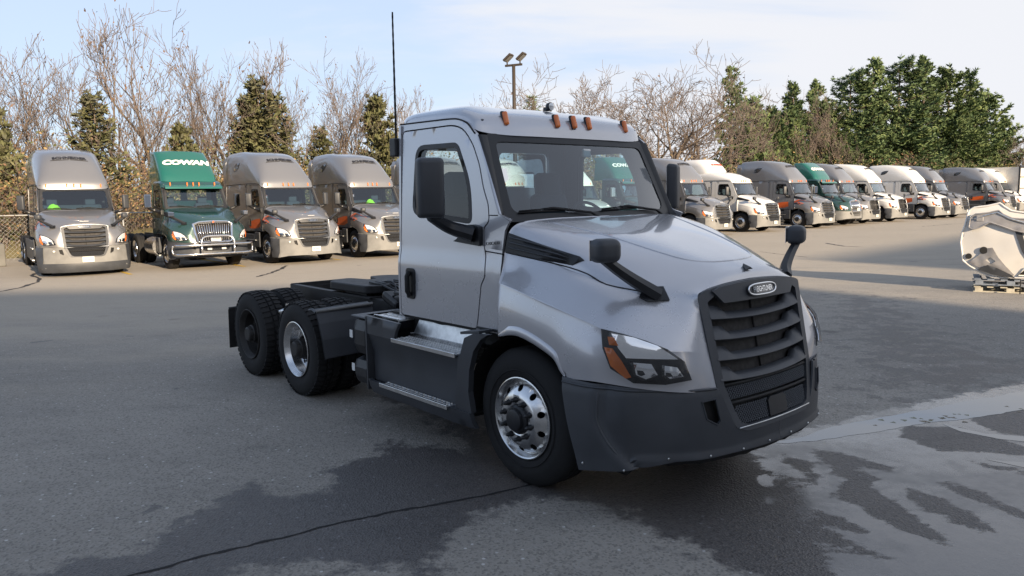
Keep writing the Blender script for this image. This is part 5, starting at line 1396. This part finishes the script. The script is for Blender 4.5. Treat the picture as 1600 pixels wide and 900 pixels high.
def pine(seed, H, R, full=1.0, low=.12, dense=1.0, pw=.75, lean=0.0):
    rnd = random.Random(seed); w, t = MB(), MB()
    w.tube([(lean*.0, 0, -.1), (lean*.3, 0, H*.5), (lean, 0, H*.97)], [H*.02, H*.013, .02], 'bark', 7)
    z = H*low
    while z < H*.985:
        f = (z-H*low)/(H*(1-low)); rr = R*(1-f)**pw*(.55+.45*min(1, f*4+.3)); nb = rnd.randint(4, 6)
        for k in range(nb):
            a = rnd.uniform(0, 6.28); L_ = rr*rnd.uniform(.65, 1.15)+.25; rise = rnd.uniform(.05, .35)+.35*f
            c0 = Vector((lean*f, 0, z)); d = Vector((cos(a), sin(a), rise)).normalized(); pts = [c0+d*L_*q+Vector((0, 0, -.12*L_*sin(pi*q))) for q in (0, .35, .7, 1)]
            w.tube(pts, [.045*(1-f)+.012, .03*(1-f)+.01, .015, .008], 'bark', 4, cap=False)
            nt_ = int((L_/.30+2)*1.5*dense*full)
            for j in range(nt_):
                q = .22+.78*(j+rnd.random())/nt_; side = rnd.uniform(-1, 1)*.42*L_*(1.1-q)+rnd.gauss(0, .08); perp = Vector((-sin(a), cos(a), 0))
                c = c0+d*L_*q+perp*side+Vector((0, 0, -.12*L_*sin(pi*q)+rnd.gauss(.04, .10)))
                tuft(t, c, (d+perp*side*.5+Vector((0, 0, .5))).normalized(), rnd, rnd.uniform(.20, .34), rnd.choice(('needle', 'needle', 'needle_light', 'needle_dark')))
        z += H*.045*rnd.uniform(.7, 1.2)/dense**.5
    tuft(t, Vector((lean, 0, H)), Vector((0, 0, 1)), rnd, .4, 'needle')
    return w, t
def tuft(mb, c, d, rnd, s, m):
    for k in range(7):
        v = (d*.8+Vector((rnd.gauss(0, .75), rnd.gauss(0, .75), rnd.gauss(0, .55)))).normalized(); o = v.orthogonal().normalized()*s*.16
        mb.add([c-o*.4-v*s*.2, c+o*.4-v*s*.2, c+v*s*.55+o, c+v*s, c+v*s*.55-o], [(0, 1, 2, 3, 4)], m)
def shrub(seed, H, W_, leafm, dens=1.0, twigm=True):
    rnd = random.Random(seed); w, t = MB(), MB(); tips = [(Vector((0, 0, H)), Vector((0, 0, 1)))]
    for s in range(7):
        a = rnd.uniform(0, 6.28); rr = rnd.uniform(0, W_*.35); d = Vector((cos(a)*.35, sin(a)*.35, 1)).normalized()
        branch(w, t, Vector((cos(a)*rr, sin(a)*rr, -.1)), d, H*rnd.uniform(.4, .6), .035, 1, 4, rnd, tips, .10, .5, .008, 3)
    for c, d in tips[1:]:
        for k in range(int(6*dens)): leafquad(t, c+Vector((rnd.gauss(0, .30), rnd.gauss(0, .30), rnd.gauss(0, .25))), rnd, rnd.uniform(.035, .075), leafm if rnd.random() < .7 else 'leaf_olive')
    return w, t
def mk(kind, wt, name):
    r = empty(name); wt[0].build('trunk', r); wt[1].build('crown', r); return r
def azp(u, D):
    """ground point at bearing of the picture column u (of 1600) and distance D"""
    k = (u-800)/1179.4/cos(radians(6.8)); y = D/sqrt(1+k*k); return (k*y, y)
def vegetation():
    mat('bark', (.15, .12, .095), .9, 0, 0, .2, .35, 6.0); mat('twig', (.19, .155, .135), .9, 0, 0, .2)
    for n_, c in (('leaf_dry', (.17, .11, .075)), ('leaf_gold', (.30, .215, .10)), ('leaf_olive', (.125, .13, .06)), ('leaf_rust', (.20, .12, .075)), ('needle', (.12, .17, .075)), ('needle_light', (.185, .235, .095)), ('needle_dark', (.07, .11, .05))):
        mat(n_, c, .75, 0, 0, .25)
    protos = {
     'b1': mk('b', bare_tree(11, 9, .12, 1, .42, 5), 'bare_tree'), 'b2': mk('b', bare_tree(23, 9, .14, 2, .40, 5), 'bare_tree'), 'b3': mk('b', bare_tree(37, 9, .05, 2, .44, 5), 'bare_tree'),
     'b4': mk('b', bare_tree(41, 10, .03, 3, .56, 5, up=.10, minr=.010), 'bare_tree'),
     'p1': mk('p', pine(5, 10, 2.9, 1.15, .06, 1.25, .8), 'pine_tree'), 'p2': mk('p', pine(8, 10, 3.9, 1.15, .08, 1.4, .62), 'pine_tree'), 'p3': mk('p', pine(13, 10, 2.0, .9, .1, 1.0), 'pine_tree'),
     'c1': mk('c', pine(19, 6, 1.9, .9, .03, 1.1, .7), 'evergreen_tree'),
     's1': mk('s', shrub(3, 4, 3, 'leaf_gold', 1.3), 'shrub'), 's2': mk('s', shrub(7, 4, 3, 'leaf_olive', 1.6), 'shrub'), 's3': mk('s', shrub(9, 4.5, 3, 'leaf_rust', .9), 'shrub')}
    GB, GP, GS = 'bare winter trees behind the parked trucks', 'evergreen trees behind the parked trucks', 'brown winter shrubs behind the parked trucks'
    OL = {'needle': 'leaf_olive', 'needle_light': 'needle_dry', 'needle_dark': 'needle_brown'}
    mat('needle_brown', (.085, .085, .05), .8)
    mat('needle_dry', (.13, .125, .06), .8)
    def put(k, u, D, s, rot, label, group, sx=1.0, name=None, swap=None):
        r = copy_tree(protos[k], None, swap); x, y = azp(u, D); r.location = (x, y, 0); r.rotation_euler = (0, 0, rot); r.scale = (s*sx, s*sx, s)
        cat = {'b': 'tree', 'p': 'tree', 'c': 'tree', 's': 'shrub'}[k[0]]; tag(r, label, cat, group); return r
    def row(u): # distance of the tree line for a picture column
        return 40+max(0, u)*.016 if u < 900 else 54.4+(u-900)*.066
    rnd = random.Random(77)
    bare = [(25,'b2',36,1.04,'tall bare tree with brown leaf clusters at the far left edge'),(85,'b3',38,.80,'bare tree between the leftmost grey truck and the tallest left tree'),(148,'b1',40,.66,'small bare tree above the leftmost grey truck roof'),
      (228,'b2',38,.95,'bare tree standing left of the COWAN roof fairing'),(275,'b1',39,1.0,'tall bare tree rising right above the COWAN roof fairing'),(318,'b3',41,.82,'slim bare tree between the green truck and the second grey truck'),(368,'b2',40,.93,'bare tree with clustered brown leaves above the second grey truck'),
      (430,'b3',45,.62,'low bare tree in front of the dark evergreen left of the antenna'),(478,'b1',43,.95,'thin bare tree with a forked top above the third grey truck'),(530,'b3',45,.84,'bare tree midway between the third grey truck and the antenna'),(578,'b2',45,.86,'bare tree just left of the tall whip antenna'),
      (640,'b3',50,.72,'bare tree top showing over the rear of the silver cab roof'),(690,'b1',50,.70,'bare tree top seen above the middle of the silver cab roof'),(735,'b2',55,.64,'bare tree top left of the floodlight pole'),
      (885,'b4',58,.83,'pale bare tree right of the floodlight pole'),(955,'b4',60,.98,'wide bare tree between the floodlight pole and the big bare tree'),(1030,'b4',60,1.08,'largest bare tree with a broad crown right of the silver cab'),(1085,'b4',62,.92,'bare tree leaning over the white mid roof truck'),
      (1185,'b3',66,.72,'thin bare tree between the narrow pine and the pine grove'),(1265,'b2',64,.78,'bare tree in front of the left side of the pine grove'),(1300,'b3',64,.72,'bare light brown tree in front of the pine grove centre'),(1590,'b4',92,.60,'small bare tree at the far right end beyond the pines'),
      ]
    TOP = {25:18, 85:92, 148:112, 228:42, 275:44, 318:98, 368:50, 430:140, 478:88, 530:93, 578:98, 640:138, 690:150, 735:155, 885:116, 955:108, 1030:92, 1085:108, 1185:150, 1265:140, 1300:150, 1590:205, 120:130, 200:112, 505:125,
           10:175, 170:160, 420:138, 405:165, 445:160, 597:165, 300:205, 510:210, 835:160, 1138:118, 1170:165, 1195:180, 1232:142, 1268:140, 1318:120, 1352:108, 1392:102, 1430:106, 1468:114, 1500:124, 1528:150, 1556:190, 1290:165, 1410:170, 1480:175, 1345:175, 1225:180}
    HT = {'b1': 9, 'b2': 9, 'b3': 9, 'b4': 10, 'p1': 10, 'p2': 10, 'p3': 10, 'c1': 6}
    def sc(u, k, D):
        x, y = azp(u, D); vh = 309-(u-800)*.0166; return (2.1+y*1.014*(vh-TOP[u])/1179.4)/HT[k]
    for u, k, D, s, lb in bare: dd_ = max(D+3, row(u)+1); put(k, u, dd_, sc(u, k, dd_), rnd.uniform(0, 6), lb, GB, .80 if k != 'b4' else .95)
    ever = [(10,'c1',37,1.0,'olive evergreen at the far left edge'),(170,'c1',38,1.02,'dark evergreen behind the roof of the leftmost grey truck'),(420,'c1',42,1.15,'dark evergreen above the second grey truck roof'),(405,'c1',44,1.0,'evergreen just left of the darker one above the second grey truck'),(445,'c1',44,.95,'evergreen on the right flank of the dark pair left of the antenna'),(597,'c1',46,1.08,'brownish evergreen beside the whip antenna'),(300,'c1',43,.72,'low evergreen between the green truck and the second grey truck'),(510,'c1',44,.72,'low evergreen behind the third grey truck roof'),
      (835,'p3',62,.64,'small dark evergreen top right of the floodlight pole'),(1138,'p3',62,1.03,'narrow pine standing alone right of the big bare tree'),(1170,'c1',62,1.15,'rounded evergreen right of the narrow pine'),(1195,'c1',62,1.05,'olive evergreen left of the pine grove'),
      (1232,'p1',68,.90,'leftmost pine of the grove'),(1268,'p1',70,.93,'second pine from the left of the grove'),(1318,'p2',70,1.04,'broad pine in the left half of the grove'),(1352,'p1',72,1.10,'tallest pine left of the grove centre'),(1392,'p2',72,1.12,'tallest broad pine at the grove centre'),(1430,'p1',74,1.10,'pine right of the grove centre'),(1468,'p2',74,1.05,'broad pine in the right half of the grove'),(1500,'p1',78,1.06,'tall pine near the right end of the grove'),(1528,'p2',80,.86,'sloping pine at the right end of the grove'),(1556,'p1',82,.66,'lowest pine at the right end of the grove'),
      (1290,'p2',66,.62,'lower pine in front of the left half of the grove'),(1410,'p2',68,.70,'lower pine in front of the grove centre'),(1480,'p2',70,.62,'lower pine in front of the right half of the grove'),(1345,'p2',66,.58,'lower pine in front of the grove left of its centre'),(1225,'c1',64,.9,'bushy evergreen at the foot of the leftmost pine')]
    for u, k, D, s, lb in ever: dd_ = max(D, row(u)+(D-60)*.2+3); put(k, u, dd_, sc(u, k, dd_), rnd.uniform(0, 6), lb, GP, 1.0 if u > 700 else .85, swap=OL if u < 700 else None)
    marks = [(12, 'at the far left edge'), (60, 'left of the leftmost grey truck'), (175, 'behind the leftmost grey truck'), (235, 'in the gap left of the green COWAN truck'), (345, 'behind the green COWAN truck'), (400, 'behind the left half of the second grey truck'), (485, 'behind the right half of the second grey truck'), (560, 'behind the third grey truck'), (625, 'between the third grey truck and the antenna'), (760, 'hidden low behind the left half of the silver cab'), (1000, 'seen through the silver cab windows'), (1075, 'behind the grey truck beside the silver cab'), (1140, 'behind the white mid roof truck'), (1235, 'behind the striped grey truck in the right group'), (1330, 'behind the green truck in the right group'), (1400, 'behind the white truck with a mesh grille'), (1480, 'behind the striped white truck'), (1560, 'behind the grey truck near the right edge'), (1800, 'at the far right edge')]
    lst = []; u = -30
    while u < 1640:
        k = rnd.choice(('s1', 's1', 's2', 's3') if u < 1000 else ('s2', 's3', 's1'))
        lst.append((u, row(u)-rnd.uniform(.5, 3.0), k, rnd.uniform(.85, 1.25)*(1.0 if u < 700 else 1.15), rnd.uniform(0, 6))); u += rnd.uniform(18, 30)*(1.0 if u < 1000 else .9)
    cnt = {}
    for u, D, k, s, rr in lst:
        mk_ = [t_ for lim, t_ in marks if u < lim][0]; cnt.setdefault((k, mk_), []).append((u, D, s, rr))
    word = {'s1': 'golden brown', 's2': 'olive green', 's3': 'rust brown'}; order = {1: [''], 2: ['left ', 'right '], 3: ['left ', 'middle ', 'right '], 4: ['leftmost ', 'left middle ', 'right middle ', 'rightmost ']}
    for (k, mk_), L4 in cnt.items():
        od = order.get(len(L4)) or ['%s ' % w_ for w_ in ('leftmost', 'second', 'third', 'fourth', 'fifth', 'sixth', 'seventh', 'eighth', 'ninth', 'tenth', 'eleventh', 'twelfth')]
        for i_, (u, D, s, rr) in enumerate(L4): put(k, u, D, s, rr, '%s%s shrub %s' % (od[i_], word[k], mk_), GS, 1.15)
    # undergrowth that nobody could count: one low thicket along the row
    rnd = random.Random(4); q = MB()
    for i in range(26000):
        uu = rnd.uniform(-80, 1680); D = row(uu)-3+rnd.uniform(0, 7); x, y = azp(uu, D); h = rnd.random()**1.3*3.3
        if rnd.random() < .28:
            d = Vector((rnd.gauss(0, .3), rnd.gauss(0, .3), 1))*rnd.uniform(1.0, 2.6); a = Vector((x, y, 0)); o = Vector((.03, .0, 0)); q.add([a-o, a+o, a+d], [(0, 1, 2)], 'twig')
        else: leafquad(q, Vector((x, y, h)), rnd, rnd.uniform(.05, .15), rnd.choice(('leaf_olive', 'leaf_gold', 'leaf_dry', 'leaf_rust', 'needle') if uu < 1050 else ('leaf_olive', 'needle', 'needle_light', 'leaf_dry')))
    tag(q.build('undergrowth'), kind='stuff')
    # far wood behind everything
    q = MB(); q2 = []
    for i in range(15000):
        uu = rnd.uniform(-150, 1750); D = row(max(0, uu))+rnd.uniform(12, 26); x, y = azp(uu, D); hh = (3.3+1.5*noise.noise(Vector((uu*.012, 3, 0))))*(D/50)**.6; h = rnd.random()*hh
        if uu > 1150: leafquad(q, Vector((x, y, h)), rnd, rnd.uniform(.15, .4), rnd.choice(('needle', 'needle_dark', 'leaf_olive')))
        else: leafquad(q, Vector((x, y, h*.95)), rnd, rnd.uniform(.08, .24), rnd.choice(('leaf_olive', 'leaf_dry', 'leaf_rust', 'needle_dark')))
    tag(q.build('far_wood'), kind='stuff')
    for r in protos.values():
        for o in subtree(r)[::-1]: bpy.data.objects.remove(o)
# ---------------------------------------------------------------- grounds, fence, pole, scrap, buildings
RD = Vector((.777, .629)); HD = Vector((.629, -.777))     # along the row; the way the parked trucks face
def yard():
    ground()
    mat('verge', (.13, .115, .06), .95, 0, 0, .2, .35, .8, 0, 1, (.20, .17, .09))
    q = MB(); p0 = Vector((-4.9, 28.6)); rows = []
    for i in range(40):
        a = -60+i*7.0; r = []
        for (b, h) in ((11.0, .0), (12.5, .55), (16, 1.1), (26, 1.5), (60, 1.9), (300, 2.0)):
            p = p0+RD*a-HD*b; r.append(Vector((p.x, p.y, h+.0+(.15*noise.noise(Vector((a*.2, b, 0))) if h > 0 else -.05))))
        rows.append(r)
    q.grid(rows, 'verge'); tag(q.build('grass_bank'), kind='structure')
    water_mat(); mat('reflection_green', (.06, .08, .025), .4); mat('reflection_brown', (.07, .05, .02), .4)
    flat_blob('puddle', PUDDLE, .0016, 'puddle_water', .035, .05, 3)
    for i, k in enumerate(PUDDLETS): flat_blob('puddle', k, .0016, 'puddle_water', .02, .04, 5+i)
    mat('tar', (.022, .021, .022), .7); mat('crack', (.012, .012, .013), .9)
    q = MB(); rnd = random.Random(8)  # flat dark flecks painted in place of tree tops reflected in the puddle
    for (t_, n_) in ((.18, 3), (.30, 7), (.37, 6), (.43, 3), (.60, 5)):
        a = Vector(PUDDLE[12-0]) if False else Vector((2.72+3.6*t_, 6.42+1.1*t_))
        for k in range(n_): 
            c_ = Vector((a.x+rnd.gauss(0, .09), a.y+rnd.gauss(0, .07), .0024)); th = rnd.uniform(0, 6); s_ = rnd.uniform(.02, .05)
            q.add([c_+Vector((cos(th+t2)*s_*w2, sin(th+t2)*s_*w2, 0)) for t2, w2 in ((0, 1), (1.1, .5), (2.2, .8), (3.3, .5), (4.4, .9), (5.4, .4))], [(0, 1, 2, 3, 4, 5)], rnd.choice(('reflection_green', 'reflection_brown')))
    if 0: pass
    tag(q.build('tree_reflection'), kind='stuff')
    for i, (pts, w) in enumerate(CRACKS): ribbon('crack', pts, w, 'crack' if w < .05 else 'tar', .003, i+1, .02 if w < .05 else .06)
    mat('yellow_paint', (.62, .40, .06), .75, 0, 0, .3, .3, 9.0)
    for i in range(-3, 26):
        p = Vector((-12.6, 21.6))+RD*(i*3.42)-RD*1.9; a, b = p, p-HD*9
        q = MB(); n = RD*.06; q.add([(a.x-n.x, a.y-n.y, .005), (a.x+n.x, a.y+n.y, .005), (b.x+n.x, b.y+n.y, .005), (b.x-n.x, b.y-n.y, .005)], [(0, 1, 2, 3)], 'yellow_paint'); tag(q.build('parking_line'), kind='structure')
    # chain-link fence on the left
    mat('galvanised', (.42, .42, .40), .5, .6)
    f = empty('chain_link_fence', (-24, 25.5, 0)); tag(f, 'chain link fence with a pale top rail between the leftmost trucks and the trees', 'fence')
    A = Vector((-25.7, 23.4)); B = A+RD*30; n = 12
    for i in range(n+1):
        p = A.lerp(B, i/n); q = MB(); q.tube([(p.x+24, p.y-25.5, 0), (p.x+24, p.y-25.5, 1.76)], .035, 'galvanised', 6); q.build('post', f)
    q = MB(); q.tube([(A.x+24, A.y-25.5, 1.74), (B.x+24, B.y-25.5, 1.74)], .03, 'galvanised', 6); q.build('top_rail', f)
    q = MB(); Lf = (B-A).length; s = .16
    k = -2.0
    while k < Lf:
        for sl in (1, -1):
            a0, a1 = max(0, k), min(Lf, k+1.65); z0, z1 = a0-k, a1-k
            if sl < 0: z0, z1 = 1.65-z0, 1.65-z1
            P0 = A+RD*a0; P1 = A+RD*a1; q.tube([(P0.x+24, P0.y-25.5, z0+.03), (P1.x+24, P1.y-25.5, z1+.03)], .004, 'galvanised', 3, cap=False)
        k += s
    tag(q.build('wire_mesh', f), kind='stuff')
    mat('concrete', (.15, .148, .14), .9, 0, 0, .3, .2, 3.0)
    x, y = azp(-46, 32); q = MB(); q.box((0, 0, .40), (2.2, .5, .80), 'concrete', bev=.04); o = q.build('concrete_block'); o.location = (x, y, 0); o.rotation_euler = (0, 0, radians(39)); tag(o, 'grey concrete block behind the leftmost grey truck at the left edge', 'concrete block')
    # floodlight pole
    x, y = azp(808, 46); f = empty('floodlight_pole', (x, y, 0), radians(-25)); tag(f, 'tall brown pole with two square floodlights rising behind the silver cab', 'floodlight')
    mat('bronze', (.07, .055, .042), .5, .3)
    q = MB(); q.tube([(0, 0, 0), (0, 0, 9.9)], [.14, .10], 'bronze', 10); q.build('pole', f); q = MB(); q.box((0, 0, 9.9), (1.1, .10, .12), 'bronze'); q.build('cross_arm', f)
    for s in (-1, 1):
        q = MB(); q.box((s*.42+.08, 0, 10.35), (.60, .52, .14), 'bronze', ry(radians(-38)), bev=.03); q.tube([(s*.42, 0, 9.95), (s*.42, 0, 10.28)], .04, 'bronze', 6)
        h = q.build('lamp_head', f); q = MB(); q.box((s*.42+.04+.09, 0, 10.27), (.44, .40, .02), 'grey_plastic', ry(radians(-38))); q.build('lens', h)
    # box trailer at the right edge
    T = empty('box_trailer', (0, 0, 0)); x, y = azp(1590, 83); T.location = (x, y, 0); T.rotation_euler = (0, 0, HEAD); tag(T, 'pale box trailer with a black door frame behind the rightmost parked truck', 'trailer')
    mat('trailer_side', (.62, .60, .55), .5, 0, 0, .4, .08, 2.0)
    q = MB(); q.box((-6, 0, 2.72), (12, 2.5, 2.75), 'trailer_side'); q.build('body', T); q = MB()
    for (c, d) in (((.03, 0, 4.12), (.1, 2.62, .22)), ((.03, 1.25, 2.7), (.1, .18, 2.9)), ((.03, -1.25, 2.7), (.1, .18, 2.9)), ((.03, 0, 1.3), (.1, 2.6, .16))): q.box(c, d, 'black_plastic')
    q.build('door_frame', T)
    for z in (2.2, 3.2): q = MB(); q.box((.03, 0, z), (.06, 2.3, .06), 'black_plastic'); q.build('rail', T)
    q = MB(); q.box((-9.5, 0, .7), (3, 2.0, .5), 'chassis')
    for xx in (-9, -10.3):
        for s in (-1, 1): q.lathe([(0, 0), (.5, 0), (.5, .3), (0, .3)], 'rubber', (xx, s*1.0-.15, .5), 20)
    q.build('running_gear', T)
    # out of view: warehouse shading the near yard, second block added for its shadow
    mat('metal_siding', (.46, .46, .46), .6, .0, 0, .4, .1, 1.0)
    for (nm, cx_, cy_, az, Lx, Ly, H, lb) in (('warehouse', 50.2, -48.3, 180.0, 130, 30, 24.5, 'long grey warehouse behind the photographer that shades the near half of the yard'), ('warehouse', 54.5, -43.0, 43, 90, -24, 24.5, 'unseen second grey warehouse added off to the right for its shadow on the yard')):
        W_ = empty(nm, (cx_, cy_, 0), radians(az)); tag(W_, lb, 'building')
        sg = 1 if Ly > 0 else -1; q = MB(); q.box((Lx/2, Ly/2, H/2), (Lx, abs(Ly), H), 'metal_siding'); q.build('wall', W_)
        q = MB(); q.box((Lx/2, Ly/2, H+.05), (Lx+.3, abs(Ly)+.3, .1), 'dark_plastic'); q.build('roof', W_)
        for i in range(5):
            q = MB(); q.box((6+i*10, -.03*sg, 2.2), (3.6, .06, 4.4), 'white_paint'); q.build('dock_door', W_)
def scrap():
    x, y = 10.10, 15.75
    # two pallets
    rt_ = radians(-30)
    for i, (z, m) in enumerate(((.0, 'pallet_pale'), (.15, 'pallet_grey'))):
        if m not in M: mat(m, (.50, .46, .36) if i == 0 else (.22, .25, .29), .85, 0, 0, .3, .2, 12.0)
        T = empty('pallet', (x+.35, y, z), rt_); tag(T, 'pale wooden pallet on the asphalt, lower of the two under the scrap cab shell' if i == 0 else 'blue grey pallet, upper of the two under the scrap cab shell', 'pallet')
        for yy in (-.5, 0, .5):
            for xx in (-.55, 0, .55): q = MB(); q.box((xx, yy, .055), (.14, .12, .075), m); q.build('block', T)
        for yy in (-.5, 0, .5): q = MB(); q.box((0, yy, .009), (1.3, .12, .018), m); q.build('board', T)
        for k in range(6): q = MB(); q.box((-.58+k*.232, 0, .106), (.12, 1.1, .024), m); q.build('board', T)
    T = empty('scrap_cab_shell', (x, y, .30), rt_); tag(T, 'white crumpled truck hood shell lying upside down on two pallets at the right edge', 'truck part')
    # outer white skin: outline (a = across the picture, b = up), bulging towards the viewer
    out = [(-.02,.0),(-.22,.10),(-.42,.23),(-.56,.36),(-.585,.55),(-.62,.78),(-.60,1.0),(-.55,1.18),(-.52,1.38),(-.50,1.50),(-.40,1.57),(-.18,1.60),(.04,1.66),(.12,1.58),(.24,1.49),(.5,1.44),(.9,1.42),(1.7,1.42),(1.8,.9),(1.7,.1),(1.5,.02)]
    out = [(a, b*.92) for a, b in out]
    f = lambda a, b, o: Vector((a, -.16-.16*max(0, 1-((a-.6)/1.6)**2)*max(0, 1-((b-.7)/1.1)**2)+.015*noise.noise(Vector((a*2.2, b*2.2, 2)))-o, b))
    win = [(.42,.05),(.52,.20),(.70,.26),(1.5,.26),(1.5,.05)]
    q = MB(); sheet(q, out, [win], f, 'white_paint', .07, .05, .04); o_ = q.build('outer_skin', T); q = MB(); q.tube([f(a, b, -.0) for a, b in dens_poly(out, .1)], .022, 'white_paint', 6, closed=True); q.build('rolled_edge', T)
    # back of the shell
    q = MB(); N_ = len(out); q.add([Vector((a, .75, b*.8+.1)) for a, b in out]+[f(a, b, 0) for a, b in out], [list(range(N_))]+[(i, (i+1) % N_, N_+(i+1) % N_, N_+i) for i in range(N_)], 'white_paint'); q.build('inner_skin', T)
    # grey inner structure across the top
    mat('primer', (.34, .33, .33), .38, .3, .5, .5, .2, 5.0)
    beam = [(-.49,1.12),(-.47,1.34),(-.38,1.42),(-.15,1.45),(.02,1.50),(.1,1.42),(.25,1.33),(.6,1.30),(1.7,1.30),(1.7,1.02),(1.0,.98),(.55,1.0),(.30,1.06),(.12,1.14),(-.12,1.24),(-.30,1.12),(-.42,1.08)]
    beam = [(a, b*.92) for a, b in beam]
    fb = lambda a, b, o: f(a, b, o)+Vector((0, -.06-.018*noise.noise(Vector((a*6, b*7, 9))), 0))
    q = MB(); sheet(q, beam, [], fb, 'primer', .05, .05, .06); q.build('brace_panel', T); q = MB(); q.tube([fb(a, b, 0) for a, b in dens_poly(beam, .08)], .016, 'primer', 6, closed=True)
    q.tube([fb(a, b, 0)+Vector((0, -.01, 0)) for a, b in ((-.40,1.2),(-.2,1.28),(.0,1.34),(.2,1.22),(.5,1.12),(.9,1.10))], .02, 'alu_dull', 6); q.build('brace_rib', T)
    for a, b, sz in ((.70, 1.06, (.26, .03, .13)), (-.30, 1.22, (.13, .03, .12))): q = MB(); q.box(fb(a, b, .01), sz, 'primer', bev=.012); q.build('brace_pad', T)
    q = MB()
    ctr = f(.98, 1.06, .0)+Vector((0, -.10, 0)); ring = [ctr+Vector((.19*cos(2*pi*i/24), 0, .19*sin(2*pi*i/24))) for i in range(24)]
    q.tube(ring, .035, 'black', 8, closed=True); q.add([p+Vector((0, .03, 0)) for p in ring], [list(range(24))], 'primer'); q.build('air_duct', T)
    for (a, b, r) in ((-.20,.56,.075), (-.46,.43,.06)): 
        q = MB(); c = f(a, b, .02); q.tube([c, c+Vector((0, -.012, 0))], r, 'black', 12, smooth=False); q.build('bolt_hole', T)
    q = MB(); dark = [(.30,1.02),(.42,1.0),(.50,.72),(.58,.52),(.54,.42),(.46,.55),(.40,.72)]; sheet(q, dark, [], lambda a, b, o: f(a, b, o+.02), 'dark_plastic', .1, .1, .015); q.build('dark_trim', T)
    brk = [(-.46,.30),(-.30,.44),(-.16,.60),(-.05,.62),(.06,.42),(.20,.24),(.36,.06),(.10,.03),(-.12,.12),(-.30,.22)]
    q = MB(); sheet(q, brk, [[(-.16,.36),(-.08,.42),(.02,.34),(-.06,.28)]], lambda a, b, o: f(a, b, o+.03+.02*noise.noise(Vector((a*8, b*8, 1)))), 'primer', .05, .05, .02); q.build('headlight_bracket', T, sharp=.6)
    q = MB(); sheet(q, [(-.30,.16),(.0,.06),(.38,.0),(.30,.07),(.05,.20),(-.12,.26)], [], lambda a, b, o: f(a, b, o+.06), 'dark_plastic', .08, .08, .01); q.build('bracket_edge', T)
    q = MB(); tr = [f(a, b, .01) for a, b in win]; q.tube(tr, .022, 'white_paint', 6, closed=True); q.add([p+Vector((0, .12, 0)) for p in tr], [list(range(5))], 'black'); q.build('opening_trim', T)
    q = MB(); c0, c1 = f(1.0, .65, .05), f(.72, .02, .06); 
    q.add([c0+Vector((-.03, 0, 0)), c0+Vector((.03, 0, 0)), c1+Vector((.03, -.02, -.08)), c1+Vector((-.03, -.02, -.08))], [(0, 1, 2, 3)], 'strap'if 'strap' in M else (mat('strap', (.55, .42, .42), .7) and 'strap')); q.build('strap', T)
    q = MB(); q.tube([(.45, -.58, 0), (.45, -.585, -.29)], .012, 'black', 5); q.build('tie', T)
day_cab(); parked(); yard(); scrap(); vegetation()
